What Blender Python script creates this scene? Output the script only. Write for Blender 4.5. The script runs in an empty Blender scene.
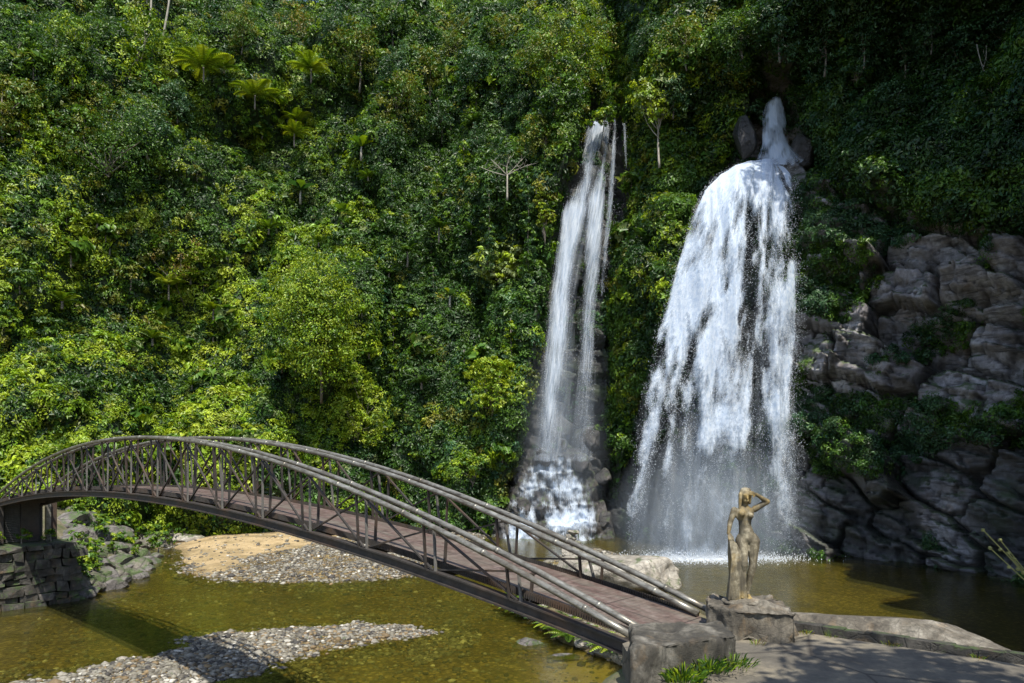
import bpy, bmesh, math, random
import numpy as np
from mathutils import Vector, Matrix
random.seed(7)
R = np.random.RandomState(11)
scene = bpy.context.scene
COL = scene.collection
CAMZ = 2.7; HZ = 445.0; F = 750.0
WZ = -4.8                                    # level of the water

def pt(px, py, Y):
    """world point seen at a place of the photograph at distance Y"""
    return Vector(((px-512)/F*Y, Y, CAMZ-(py-HZ)/F*Y))
def flat(px, py, z=WZ):
    Y = (CAMZ-z)*F/(py-HZ)
    return ((px-512)/F*Y, Y)

# ------------------------------------------------------------------ helpers
def tag(o, label=None, cat=None, group=None, kind=None):
    if label: o['label'] = label
    if cat: o['category'] = cat
    if group: o['group'] = group
    if kind: o['kind'] = kind
    return o
def empty(name, loc, rz=0.0):
    o = bpy.data.objects.new(name, None); COL.objects.link(o)
    o.location = loc; o.rotation_euler = (0, 0, rz); o.empty_display_size = .2
    return o
def link(name, me, m=None, parent=None, smooth=False):
    o = bpy.data.objects.new(name, me); COL.objects.link(o)
    if m is not None and not me.materials: me.materials.append(m)
    if parent: o.parent = parent
    if smooth: me.polygons.foreach_set('use_smooth', [True]*len(me.polygons))
    return o
def np_mesh(name, V, Fc, smooth=False):
    """V (n,3); Fc (m,k) all faces the same size"""
    V = np.asarray(V, dtype=np.float32); Fc = np.asarray(Fc, dtype=np.int32)
    me = bpy.data.meshes.new(name)
    me.vertices.add(len(V)); me.vertices.foreach_set('co', V.ravel())
    k = Fc.shape[1]
    me.loops.add(Fc.size); me.loops.foreach_set('vertex_index', Fc.ravel())
    me.polygons.add(len(Fc))
    me.polygons.foreach_set('loop_start', np.arange(0, Fc.size, k, dtype=np.int32))
    me.polygons.foreach_set('loop_total', np.full(len(Fc), k, dtype=np.int32))
    if smooth: me.polygons.foreach_set('use_smooth', np.ones(len(Fc), dtype=bool))
    me.update(calc_edges=True)
    return me
def attr(me, name, vals):
    vals = np.asarray(vals, dtype=np.float32)
    if vals.ndim == 1:
        a = me.attributes.new(name, 'FLOAT', 'POINT'); a.data.foreach_set('value', vals)
    else:
        if vals.shape[1] == 3: vals = np.hstack([vals, np.ones((len(vals), 1), np.float32)])
        a = me.attributes.new(name, 'FLOAT_COLOR', 'POINT'); a.data.foreach_set('color', vals.ravel())
def grid_faces(nx, ny, close=False):
    i = np.arange(nx-1)[:, None]; j = np.arange(ny if close else ny-1)[None, :]
    j2 = (j+1) % ny
    a = i*ny+j; b = (i+1)*ny+j; c = (i+1)*ny+j2; d = i*ny+j2
    return np.stack([a+0*j, b+0*j, c+0*j, d+0*j], -1).reshape(-1, 4)

class MB:
    """collects shapes into ONE mesh"""
    def __init__(s): s.v = []; s.f = []
    def add(s, V, Fc):
        n = len(s.v); s.v += [tuple(p) for p in V]; s.f += [tuple(int(i)+n for i in f) for f in Fc]
    def box(s, c, d, rot=None, bevel=0):
        c = Vector(c); M = rot or Matrix.Identity(3)
        V = [c+M@Vector((x*d[0]/2, y*d[1]/2, z*d[2]/2)) for x in (-1, 1) for y in (-1, 1) for z in (-1, 1)]
        s.add(V, [(0, 1, 3, 2), (4, 6, 7, 5), (0, 4, 5, 1), (2, 3, 7, 6), (0, 2, 6, 4), (1, 5, 7, 3)])
    def bar(s, a, b, w, h=None):
        """rectangular bar from a to b"""
        a = Vector(a); b = Vector(b); d = b-a; L = d.length; x = d.normalized()
        up = Vector((0, 0, 1)) if abs(x.z) < .95 else Vector((1, 0, 0))
        y = up.cross(x).normalized(); z = x.cross(y)
        M = Matrix((x, y, z)).transposed()
        s.box((a+b)/2, (L, w, h or w), M)
    def tube(s, pts, r, n=8, caps=True):
        pts = [Vector(p) for p in pts]; rs = r if hasattr(r, '__len__') else [r]*len(pts)
        base = len(s.v); y = None
        for i, p in enumerate(pts):
            t = (pts[min(i+1, len(pts)-1)]-pts[max(i-1, 0)]).normalized()
            if y is None:
                u = Vector((0, 0, 1)) if abs(t.z) < .9 else Vector((1, 0, 0)); y = u.cross(t).normalized()
            else: y = (y-t*y.dot(t)).normalized()
            z = t.cross(y)
            for k in range(n):
                a = 2*math.pi*k/n; s.v.append(tuple(p+(y*math.cos(a)+z*math.sin(a))*rs[i]))
        for i in range(len(pts)-1):
            for k in range(n):
                k2 = (k+1) % n
                s.f.append((base+i*n+k, base+i*n+k2, base+(i+1)*n+k2, base+(i+1)*n+k))
        if caps:
            s.f.append(tuple(base+k for k in range(n))[::-1]); m = base+(len(pts)-1)*n
            s.f.append(tuple(m+k for k in range(n)))
    def build(s, name, m, parent=None, smooth=False):
        me = bpy.data.meshes.new(name); me.from_pydata(s.v, [], s.f); me.update()
        return link(name, me, m, parent, smooth)

# value noise in numpy
def _hash(ix, iy, iz, seed):
    h = (ix.astype(np.int64)*374761393+iy.astype(np.int64)*668265263+iz.astype(np.int64)*2147483647+seed*974711) & 0x7fffffff
    h = ((h ^ (h >> 13))*1274126177) & 0x7fffffff
    return ((h ^ (h >> 16)) & 0xffffff)/float(0xffffff)
def vnoise(x, y, z=None, seed=0):
    x = np.asarray(x, float); y = np.asarray(y, float); z = np.zeros_like(x) if z is None else np.asarray(z, float)
    xi, yi, zi = np.floor(x), np.floor(y), np.floor(z); fx, fy, fz = x-xi, y-yi, z-zi
    fx = fx*fx*(3-2*fx); fy = fy*fy*(3-2*fy); fz = fz*fz*(3-2*fz); o = 0
    for dx in (0, 1):
        for dy in (0, 1):
            for dz in (0, 1):
                w = (fx if dx else 1-fx)*(fy if dy else 1-fy)*(fz if dz else 1-fz)
                o = o+w*_hash(xi+dx, yi+dy, zi+dz, seed)
    return o*2-1
def fbm(x, y, z=None, o=4, seed=0):
    t = 0; a = .5
    for i in range(o):
        k = 2.03**i
        t = t+a*vnoise(np.asarray(x)*k, np.asarray(y)*k, None if z is None else np.asarray(z)*k, seed+i*17); a *= .5
    return t
def sstep(a, b, x):
    t = np.clip((x-a)/(b-a), 0, 1); return t*t*(3-2*t)

# ------------------------------------------------------------------ materials
class NT:
    def __init__(s, name):
        s.m = bpy.data.materials.new(name); s.m.use_nodes = True; s.t = s.m.node_tree
        s.bsdf = s.t.nodes['Principled BSDF']; s.out = s.t.nodes['Material Output']
    def n(s, typ, **kw):
        nd = s.t.nodes.new(typ)
        for k, v in kw.items():
            if k in nd.inputs: nd.inputs[k].default_value = v
            else: setattr(nd, k, v)
        return nd
    def l(s, a, b): s.t.links.new(a, b)
    def coord(s, scale=(1, 1, 1), kind='Object', rot=(0, 0, 0)):
        tc = s.n('ShaderNodeTexCoord'); mp = s.n('ShaderNodeMapping')
        mp.inputs['Scale'].default_value = scale; mp.inputs['Rotation'].default_value = rot
        s.l(tc.outputs[kind], mp.inputs[0]); return mp.outputs[0]
    def noise(s, co, scale, detail=6, rough=.6, dist=0):
        nd = s.n('ShaderNodeTexNoise'); nd.inputs['Scale'].default_value = scale
        nd.inputs['Detail'].default_value = detail; nd.inputs['Roughness'].default_value = rough
        nd.inputs['Distortion'].default_value = dist
        if co is not None: s.l(co, nd.inputs['Vector'])
        return nd.outputs['Fac']
    def voro(s, co, scale, feature='F1', out='Distance', rnd=1):
        nd = s.n('ShaderNodeTexVoronoi'); nd.feature = feature; nd.inputs['Scale'].default_value = scale
        nd.inputs['Randomness'].default_value = rnd
        if co is not None: s.l(co, nd.inputs['Vector'])
        return nd.outputs[out]
    def ramp(s, fac, stops, interp='LINEAR'):
        nd = s.n('ShaderNodeValToRGB'); r = nd.color_ramp; r.interpolation = interp
        while len(r.elements) < len(stops): r.elements.new(.5)
        for e, (p, c) in zip(r.elements, stops):
            e.position = p; e.color = (c, c, c, 1) if not hasattr(c, '__len__') else (*c[:3], 1)
        s.l(fac, nd.inputs[0]); return nd.outputs[0]
    def mix(s, f, a, b, mode='MIX'):
        nd = s.n('ShaderNodeMix'); nd.data_type = 'RGBA'; nd.blend_type = mode
        for v, i in ((f, 0), (a, 6), (b, 7)):
            if hasattr(v, 'links'): s.l(v, nd.inputs[i])
            elif i == 0: nd.inputs[0].default_value = v
            else: nd.inputs[i].default_value = (*v[:3], 1)
        return nd.outputs[2]
    def math(s, op, a, b=0.0):
        nd = s.n('ShaderNodeMath'); nd.operation = op
        for v, i in ((a, 0), (b, 1)):
            if hasattr(v, 'links'): s.l(v, nd.inputs[i])
            else: nd.inputs[i].default_value = v
        return nd.outputs[0]
    def attr(s, name, out='Color'):
        nd = s.n('ShaderNodeAttribute'); nd.attribute_name = name; return nd.outputs[out]
    def bump(s, h, strength=.5, dist=.05, normal=None):
        nd = s.n('ShaderNodeBump'); nd.inputs['Strength'].default_value = strength; nd.inputs['Distance'].default_value = dist
        s.l(h, nd.inputs['Height'])
        if normal is not None: s.l(normal, nd.inputs['Normal'])
        s.l(nd.outputs[0], s.bsdf.inputs['Normal']); return nd.outputs[0]
    def base(s, c):
        if hasattr(c, 'links'): s.l(c, s.bsdf.inputs['Base Color'])
        else: s.bsdf.inputs['Base Color'].default_value = (*c, 1)
    def rough(s, v):
        if hasattr(v, 'links'): s.l(v, s.bsdf.inputs['Roughness'])
        else: s.bsdf.inputs['Roughness'].default_value = v

def leaf_mat():
    t = NT('leaf'); col = t.attr('Col')
    co = t.coord()
    n = t.noise(co, 1.3, 3); v = t.ramp(n, [(.3, .6), (.7, 1.35)])
    c = t.mix(1, col, v, 'MULTIPLY')
    t.base(c); t.rough(.42); t.bsdf.inputs['Specular IOR Level'].default_value = .35
    tr = t.n('ShaderNodeBsdfTranslucent'); c2 = t.mix(1, c, (1.3, 1.25, .45), 'MULTIPLY'); t.l(c2, tr.inputs['Color'])
    mx = t.n('ShaderNodeMixShader'); mx.inputs[0].default_value = .3
    t.l(t.bsdf.outputs[0], mx.inputs[1]); t.l(tr.outputs[0], mx.inputs[2]); t.l(mx.outputs[0], t.out.inputs[0])
    return t.m
def bark_mat(name='bark', c1=(.07, .055, .04), c2=(.2, .18, .15)):
    t = NT(name); n = t.noise(t.coord((6, 6, 1.2)), 2.5, 6, .7)
    t.base(t.ramp(n, [(.3, c1), (.7, c2)])); t.rough(.9); t.bump(n, .6, .03); return t.m
def rock_mat(name, dark, mid, light, ochre=(.28, .17, .07), och=.35, scale=1.0, moss=0.0, cracks=1.0, rough=.8, wet=False):
    t = NT(name); co = t.coord()
    n1 = t.noise(co, .55*scale, 8, .65, .4); n2 = t.noise(co, 4.5*scale, 8, .7)
    base = t.ramp(n1, [(.3, dark), (.5, mid), (.68, light)])
    base = t.mix(.75, base, t.ramp(n2, [(.25, .45), (.5, 1.), (.75, 1.5)]), 'MULTIPLY')
    on = t.ramp(t.noise(co, .9*scale, 5, .6, .6), [(.56, 0.), (.7, och)])
    base = t.mix(on, base, ochre)
    # vertical streaks of damp
    st = t.ramp(t.noise(t.coord((2.2*scale, 2.2*scale, .25*scale)), 1.0, 5, .6), [(.45, 1.0), (.62, .55)])
    base = t.mix(.8, base, st, 'MULTIPLY')
    if moss:
        geo = t.n('ShaderNodeNewGeometry'); sx = t.n('ShaderNodeSeparateXYZ'); t.l(geo.outputs['Normal'], sx.inputs[0])
        mn = t.math('ADD', t.math('MULTIPLY', sx.outputs[2], .1), t.noise(co, 1.4*scale, 6, .7))
        base = t.mix(t.ramp(mn, [(.62-moss*.25, 0.), (.74-moss*.25, .9)]), base, (.05, .085, .018))
    cr = t.voro(t.coord((1, 1, 1.9), rot=(.3, .25, .1)), 1.1*scale, 'DISTANCE_TO_EDGE')
    crk = t.ramp(cr, [(0., 0.), (.035, 1.)])
    base = t.mix(.5*cracks, base, crk, 'MULTIPLY')
    h = t.math('ADD', t.math('MULTIPLY', crk, .35*cracks), t.math('ADD', t.math('MULTIPLY', n2, .8), t.noise(co, 16*scale, 5, .7)))
    t.base(base); t.rough(rough if not wet else t.ramp(n2, [(.3, .18), (.7, .55)])); t.bump(h, .8, .12/scale); return t.m

M = {}
M['leaf'] = leaf_mat()
M['bark'] = bark_mat()
M['pale_bark'] = bark_mat('pale_bark', (.16, .14, .11), (.42, .39, .33))
M['cliff'] = None
M['boulder'] = rock_mat('boulder', (.06, .055, .052), (.15, .135, .125), (.28, .26, .24), scale=1.3, moss=.3)
M['bank_boulder'] = rock_mat('bank_boulder', (.08, .07, .055), (.17, .15, .125), (.3, .27, .23), och=.45, scale=1.2, moss=.4)
M['pale_boulder'] = rock_mat('pale_boulder', (.2, .18, .15), (.34, .31, .26), (.5, .47, .42), och=.2, scale=1.2, moss=.1)
M['brown_boulder'] = rock_mat('brown_boulder', (.12, .07, .03), (.28, .17, .08), (.4, .3, .18), och=.8, scale=1.2)
M['wet_rock'] = rock_mat('wet_rock', (.02, .02, .022), (.05, .047, .045), (.11, .1, .1), och=.1, scale=1., wet=True, moss=.15)
M['abutment'] = rock_mat('abutment_stone', (.02, .019, .016), (.055, .05, .042), (.15, .135, .115), scale=2, moss=.35)
M['concrete_old'] = rock_mat('old_concrete', (.022, .02, .016), (.065, .058, .045), (.2, .185, .155), och=.2, scale=5, cracks=.2)
M['plinth'] = rock_mat('plinth_stone', (.05, .043, .033), (.125, .108, .082), (.27, .245, .2), och=.3, scale=4, cracks=.7)

# ------------------------------------------------------------------ camera, light, world
cam = bpy.data.cameras.new('camera'); co_ = bpy.data.objects.new('camera', cam); COL.objects.link(co_)
cam.sensor_width = 36; cam.lens = 36*F/1024; cam.clip_end = 800; cam.clip_start = .1
cam.shift_y = (HZ-341.5)/1024
co_.location = (0, 0, CAMZ); co_.rotation_euler = (math.pi/2, 0, 0); scene.camera = co_
SUN = Vector((.12, -.57, 1.0)).normalized()
sl = bpy.data.lights.new('sun', 'SUN'); so = bpy.data.objects.new('sun', sl); COL.objects.link(so)
sl.energy = 4.6; sl.angle = math.radians(.5); sl.color = (1, .95, .84)
so.rotation_euler = (-SUN).to_track_quat('-Z', 'Y').to_euler(); so.location = (20, -30, 60)
w = bpy.data.worlds.new('World'); scene.world = w; w.use_nodes = True
wt = w.node_tree; sky = wt.nodes.new('ShaderNodeTexSky'); sky.sky_type = 'NISHITA'; sky.sun_disc = False
sky.sun_elevation = math.asin(SUN.z); sky.sun_rotation = math.atan2(SUN.x, SUN.y)
wt.links.new(sky.outputs[0], wt.nodes['Background'].inputs[0]); wt.nodes['Background'].inputs[1].default_value = .15
scene.view_settings.view_transform = 'Standard'; scene.view_settings.look = 'None'
scene.view_settings.exposure = 0.76; scene.view_settings.gamma = 1
scene.cycles.use_denoising = True; scene.cycles.max_bounces = 6; scene.cycles.transparent_max_bounces = 24
scene.cycles.diffuse_bounces = 3; scene.cycles.glossy_bounces = 3; scene.cycles.caustics_reflective = False
scene.cycles.sample_clamp_indirect = 6

# ------------------------------------------------------------------ the gorge wall (hillside and cliff)
KN = np.array([0, 5, 10, 20, 27, 29, 36, 39, 65.])
L_ = [0, 2, 4, 8.5, 12, 13, 16.5, 18, 33]; L2 = [0, 1.2, 2.8, 6.5, 10, 11, 14.5, 16, 32]
MID = [0, 1, 2, 4, 6, 6.5, 9, 11, 24]; N1_ = [0, .8, 1.6, 2., 2.6, 2.8, 3.5, 6.5, 22]
RIB = [0, .8, 1.8, 4, 6, 7, 10, 12, 26]; NM = [0, .4, .8, 1.5, 2.4, 6.5, 8, 3.5, 14]
C1 = [0, .5, 1, 2, 3, 8.5, 10, 2.2, 12]; C2 = [0, .8, 1.5, 3, 4, 7.5, 9, 2.5, 12]; C3 = [0, 1, 2, 4, 5, 7, 8, 5, 14]
E_ = [0, 1, 2, 3.5, 5, 5.5, 7, 8, 16]; OV = [0, .5, .5, 0, 0, 0, 0, 0, 2]
CT = [(-80, 22, -.9, .4, L_, 65), (-54, 42, -.6, .8, L_, 65), (-37, 50, -.4, .92, L_, 65), (-28, 59, -.25, .97, L_, 65), (-20, 62, -.1, 1, L2, 65),
      (-16, 60.5, 0, 1, L2, 65), (-12.6, 61, .05, 1, L2, 65), (-11.8, 67, .1, 1, MID, 65), (-7, 67.5, 0, 1, MID, 65), (-1.5, 65.5, 0, 1, MID, 65),
      (2.2, 64.8, 0, 1, N1_, 65), (7.8, 64.8, 0, 1, N1_, 65), (9.2, 62.6, .05, 1, RIB, 65), (10.4, 59.5, .05, 1, RIB, 65),
      (11.6, 56.8, .05, 1, NM, 60), (18.6, 55, .15, 1, NM, 60), (20.3, 52, .5, .87, C1, 60), (23, 48, .6, .8, C2, 60),
      (26, 43, .75, .66, C3, 60), (28.5, 39, .85, .5, E_, 58), (28.5, 35, 1, .3, OV, 46), (25.5, 28, 1, -.1, OV, 34), (21.5, 19, 1, 0, E_, 24), (21, 6, 1, 0, E_, 18), (24, -12, .9, -.4, E_, 18)]
CP = np.array([c[:4] for c in CT], float); CB = np.array([c[4] for c in CT], float); CH = np.array([c[5] for c in CT], float)
SEG = np.r_[0, np.cumsum(np.hypot(*np.diff(CP[:, :2], axis=0).T))]
def cint(s, arr):   # smooth interpolation along the foot of the wall
    return np.interp(s, SEG, arr)
def smooth_tab(arr, ds=.25, k=9):
    ss = np.arange(0, SEG[-1]+ds, ds); v = np.interp(ss, SEG, arr); ke = np.hanning(k+2)[1:-1]; ke /= ke.sum()
    vp = np.r_[[v[0]]*(k//2), v, [v[-1]]*(k//2)]
    return ss, np.convolve(vp, ke, 'valid')
TX = [smooth_tab(CP[:, i]) for i in range(4)]; TB = [smooth_tab(CB[:, i]) for i in range(len(KN))]; TH = smooth_tab(CH)
def base_pos(s, h):
    X, Y, bx, by = [np.interp(s, *t) for t in TX]; bl = np.hypot(bx, by); bx, by = bx/bl, by/bl
    B = np.stack([np.interp(s, *t) for t in TB], -1)
    hh = np.clip(h, 0, 65); idx = np.clip(np.searchsorted(KN, hh, 'right')-1, 0, len(KN)-2)
    t = (hh-KN[idx])/(KN[idx+1]-KN[idx])
    a = np.take_along_axis(B, idx[..., None], -1)[..., 0]; b = np.take_along_axis(B, idx[..., None]+1, -1)[..., 0]
    bk = a*(1-t)+b*t
    return np.stack([X+bx*bk, Y+by*bk, WZ-.6+h], -1), np.stack([bx, by], -1)
sN1 = SEG[10], SEG[11]; sNM = SEG[14], SEG[15]
DS = .15
ss = np.arange(0, SEG[-1], DS); hs = np.arange(0, 65.01, DS)
SS, HH = np.meshgrid(ss, hs, indexing='ij')
HHs = HH*(np.interp(SS, *TH)/65.0)
P0, BB = base_pos(SS, HHs)
# how rocky each place is
rock = np.zeros_like(SS)
wn = fbm(SS/4, HHs/4, o=3, seed=5)
PB0 = 512+F*P0[..., 0]/np.maximum(P0[..., 1], .5); PB1 = HZ-F*(P0[..., 2]-CAMZ)/np.maximum(P0[..., 1], .5)
def ln(*ps): p = np.array(ps, float); return np.interp(PB1, p[:, 0], p[:, 1])
w6 = wn*9
n1 = sstep(-6, 4, PB0+w6-ln((125, 580), (210, 560), (300, 543), (400, 530), (470, 515), (540, 500)))*(1-sstep(-4, 8, PB0+w6-ln((125, 636), (190, 636), (250, 612), (400, 606), (440, 612), (540, 622))))*sstep(112, 120, PB1)*(SS < SEG[13])*(SS > SEG[9])
n2 = sstep(-6, 5, PB0+w6-ln((160, 728), (200, 690), (300, 672), (400, 640), (480, 622), (555, 606)))*(SS > SEG[11])
n2 = n2*sstep(-10, 10, PB1+w6-np.interp(PB0, [700, 742, 750, 792, 800, 815, 870, 950, 1024, 1100], [150, 150, 85, 85, 120, 165, 200, 222, 232, 240]))
rock = np.clip(np.maximum(n1, n2), 0, 1)
# foliage mounds
mound = fbm(SS/9, HHs/13, o=2, seed=2)*4.2
bump = np.zeros_like(SS)
for sc, amp, seed_, cnt in ((5.0, 4.6, 1, 150), (2.4, 1.9, 2, 560), (1.1, .7, 3, 2000)):
    rr = np.random.RandomState(seed_); lay = np.zeros_like(SS)
    for _ in range(cnt):
        cs, ch = rr.uniform(0, SEG[-1]), rr.uniform(0, 60); r = sc*rr.uniform(.6, 1.3); el = rr.uniform(1.0, 1.9)*(1.6 if SEG[7] < cs < SEG[12] else 1)
        i0, i1 = int(max(0, (cs-r)/DS)), int(min(len(ss), (cs+r)/DS+1)); j0, j1 = int(max(0, (ch-r*el)/DS)), int(min(len(hs), (ch+r*el)/DS+1))
        if i1 <= i0 or j1 <= j0: continue
        q = ((SS[i0:i1, j0:j1]-cs)/r)**2+((HH[i0:i1, j0:j1]-ch)/(r*el))**2
        lay[i0:i1, j0:j1] = np.maximum(lay[i0:i1, j0:j1], amp*rr.uniform(.5, 1.2)*np.sqrt(np.clip(1-q, 0, 1)))
    bump += lay
def blocks(S, H, cell, tilt, amp, seed):
    """faceted blocks of rock: one tilted plane for each cell, a crack between"""
    ca, sa = math.cos(tilt), math.sin(tilt)
    x = (S*ca+H*sa)/cell[0]; y = (-S*sa+H*ca)/cell[1]
    xi, yi = np.floor(x), np.floor(y); f1 = np.full(S.shape, 9.); f2 = np.full(S.shape, 9.); d = np.zeros(S.shape)
    for dx in (-1, 0, 1):
        for dy in (-1, 0, 1):
            cx, cy = xi+dx, yi+dy; z0 = np.zeros_like(cx)
            px = cx+.15+.7*_hash(cx, cy, z0, seed); py = cy+.15+.7*_hash(cx, cy, z0, seed+1)
            ax, ay = x-px, y-py; dist = np.maximum(np.abs(ax), np.abs(ay))*.88+np.hypot(ax, ay)*.12
            val = amp*((_hash(cx, cy, z0, seed+2)-.5)*1.3+ax*(_hash(cx, cy, z0, seed+3)-.5)*1.6+ay*(_hash(cx, cy, z0, seed+4)-.2)*1.5)
            nb = dist < f1; f2 = np.where(nb, f1, np.minimum(f2, dist)); d = np.where(nb, val, d); f1 = np.where(nb, dist, f1)
    return d-amp*.5*(1-sstep(0, .1, f2-f1)), f2-f1
wa = fbm(SS/5, HHs/5, o=3, seed=40)*.8
b1, e1 = blocks(SS+wa, HHs+wa*.7, (5.2, 2.7), -.38, 3.0, 60)
b2, e2 = blocks(SS+wa, HHs-wa*.5, (1.7, .85), -.3, .7, 90)
b3, e3 = blocks(SS+wa*.5, HHs, (.7, .4), -.2, .16, 120)
yy_ = (-SS*math.sin(-.3)+HHs*math.cos(-.3)+wa*.6)/1.5; fr__ = yy_-np.floor(yy_)
b4 = .55*(1-fr__)*(1-sstep(.9, 1, fr__))*(.4+.6*_hash(np.floor(yy_), np.floor(SS/4+yy_*.3), yy_*0, 7))
crack = np.clip(np.maximum(1-sstep(.0, .09, e1), .8*(1-sstep(0, .1, e2)))+.5*sstep(.9, .97, fr__), 0, 1)*rock  # darkens the rock colour: dirt in the cracks plus painted crevice shade
rockd = b4-.3+b1+b2+b3+fbm(SS*1.2, HHs*1.2, o=3, seed=9)*.1
# smoother wet wall behind the falls
veil = (SS < SEG[13])*1.0+(SS >= SEG[13])*(1-sstep(sNM[1]-.8, sNM[1]+.8, SS))
veil = np.clip(veil, 0, 1); veil = veil*rock; veil_low = veil
rockd = rockd*(1-.55*veil)
folid = mound+bump-.6
folid = folid*(1-.75*veil)
folid = np.clip(folid, -2, 8.5)-1.6
D = rock*rockd+(1-rock)*folid
outw = np.stack([-BB[..., 0], -BB[..., 1], np.full(SS.shape, .18)], -1)
PG = P0+outw*D[..., None]
def normals(P):
    a = np.gradient(P, axis=0); b = np.gradient(P, axis=1); n = np.cross(a, b); n /= np.linalg.norm(n, axis=-1, keepdims=True)+1e-9
    sgn = np.sign((n[..., :2]*-BB).sum(-1)+.001)[..., None]; return n*sgn
NG = normals(PG)
PXG = 512+F*PG[..., 0]/np.maximum(PG[..., 1], .5); PYG = HZ-F*(PG[..., 2]-CAMZ)/np.maximum(PG[..., 1], .5)
def on_wall(px, py):
    """nearest wall point seen at a place of the photograph: position, normal"""
    d = (PXG-px)**2+(PYG-py)**2+np.where(PG[..., 1] > 5, 0, 1e9); near = d < 36
    if near.any():
        k = np.argmin(np.where(near, PG[..., 1], 1e9))
    else: k = np.argmin(d)
    return Vector(PG.reshape(-1, 3)[k]), Vector(NG.reshape(-1, 3)[k])

def wall_material(name, soil):
    t = NT(name); co = t.coord()
    r = t.attr('rock', 'Fac'); wv = t.attr('wet', 'Fac')
    n1 = t.noise(co, .35, 8, .65, .5); n2 = t.noise(co, 3.2, 8, .7); 
    c = t.ramp(n1, [(.3, (.12, .112, .115)), (.5, (.26, .24, .25)), (.68, (.46, .44, .45))])
    c = t.mix(.8, c, t.ramp(n2, [(.25, .4), (.5, 1.), (.75, 1.5)]), 'MULTIPLY')
    on = t.ramp(t.noise(co, .5, 5, .65, .8), [(.58, 0.), (.7, .4)])
    c = t.mix(on, c, (.3, .21, .14))
    st = t.ramp(t.noise(t.coord((1.6, 1.6, .16)), 1.0, 6, .65), [(.46, 1.0), (.64, .5)])
    c = t.mix(.6, c, st, 'MULTIPLY')
    lines = t.ramp(t.noise(t.coord((.5, .5, 5), rot=(.25, .3, 0)), 1.2, 5, .6, .3), [(.38, .35), (.47, 1.)])
    c = t.mix(.7, c, lines, 'MULTIPLY')
    geo = t.n('ShaderNodeNewGeometry'); sx = t.n('ShaderNodeSeparateXYZ'); t.l(geo.outputs['Normal'], sx.inputs[0])
    mn = t.math('ADD', t.math('MULTIPLY', sx.outputs[2], .3), t.noise(co, .8, 7, .72))
    c = t.mix(t.ramp(mn, [(.58, 0.), (.72, .92)]), c, (.045, .075, .018))
    wet = t.ramp(t.noise(t.coord((1, 1, .4)), .7, 5), [(.4, (.018, .019, .02)), (.65, (.06, .058, .055))])
    wet = t.mix(t.ramp(t.noise(co, .45, 5, .7), [(.5, 0.), (.65, .75)]), wet, (.028, .05, .012))
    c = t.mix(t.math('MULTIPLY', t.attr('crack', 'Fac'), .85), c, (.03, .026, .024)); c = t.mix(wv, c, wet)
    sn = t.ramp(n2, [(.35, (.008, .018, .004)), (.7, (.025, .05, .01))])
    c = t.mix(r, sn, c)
    h = t.math('ADD', n2, t.math('MULTIPLY', lines, .5)); h = t.math('ADD', h, t.math('MULTIPLY', t.noise(co, 14, 5, .7), .6))
    t.base(c); t.rough(t.ramp(n2, [(.3, .42), (.7, .85)])); t.bump(h, .8, .12); return t.m
M['cliff'] = wall_material('cliff_rock', None)
wetv = np.clip(veil_low*1.1+.75*sstep(.3, -.2, fbm(SS/3, HHs/5, o=3, seed=77))*(HHs < 9)*(SS > sNM[1])*rock, 0, 1)
def wall_piece(name, i0, i1):
    P = PG[i0:i1]; me = np_mesh(name, P.reshape(-1, 3), grid_faces(P.shape[0], P.shape[1]), smooth=(name != 'cliff'))
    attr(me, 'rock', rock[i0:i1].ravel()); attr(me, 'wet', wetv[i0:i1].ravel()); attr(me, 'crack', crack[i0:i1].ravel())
    return tag(link(name, me, M['cliff']), kind='structure')
iM = int(SEG[13]/DS)
wall_piece('hillside', 0, iM+1); wall_piece('cliff', iM, len(ss))

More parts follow.
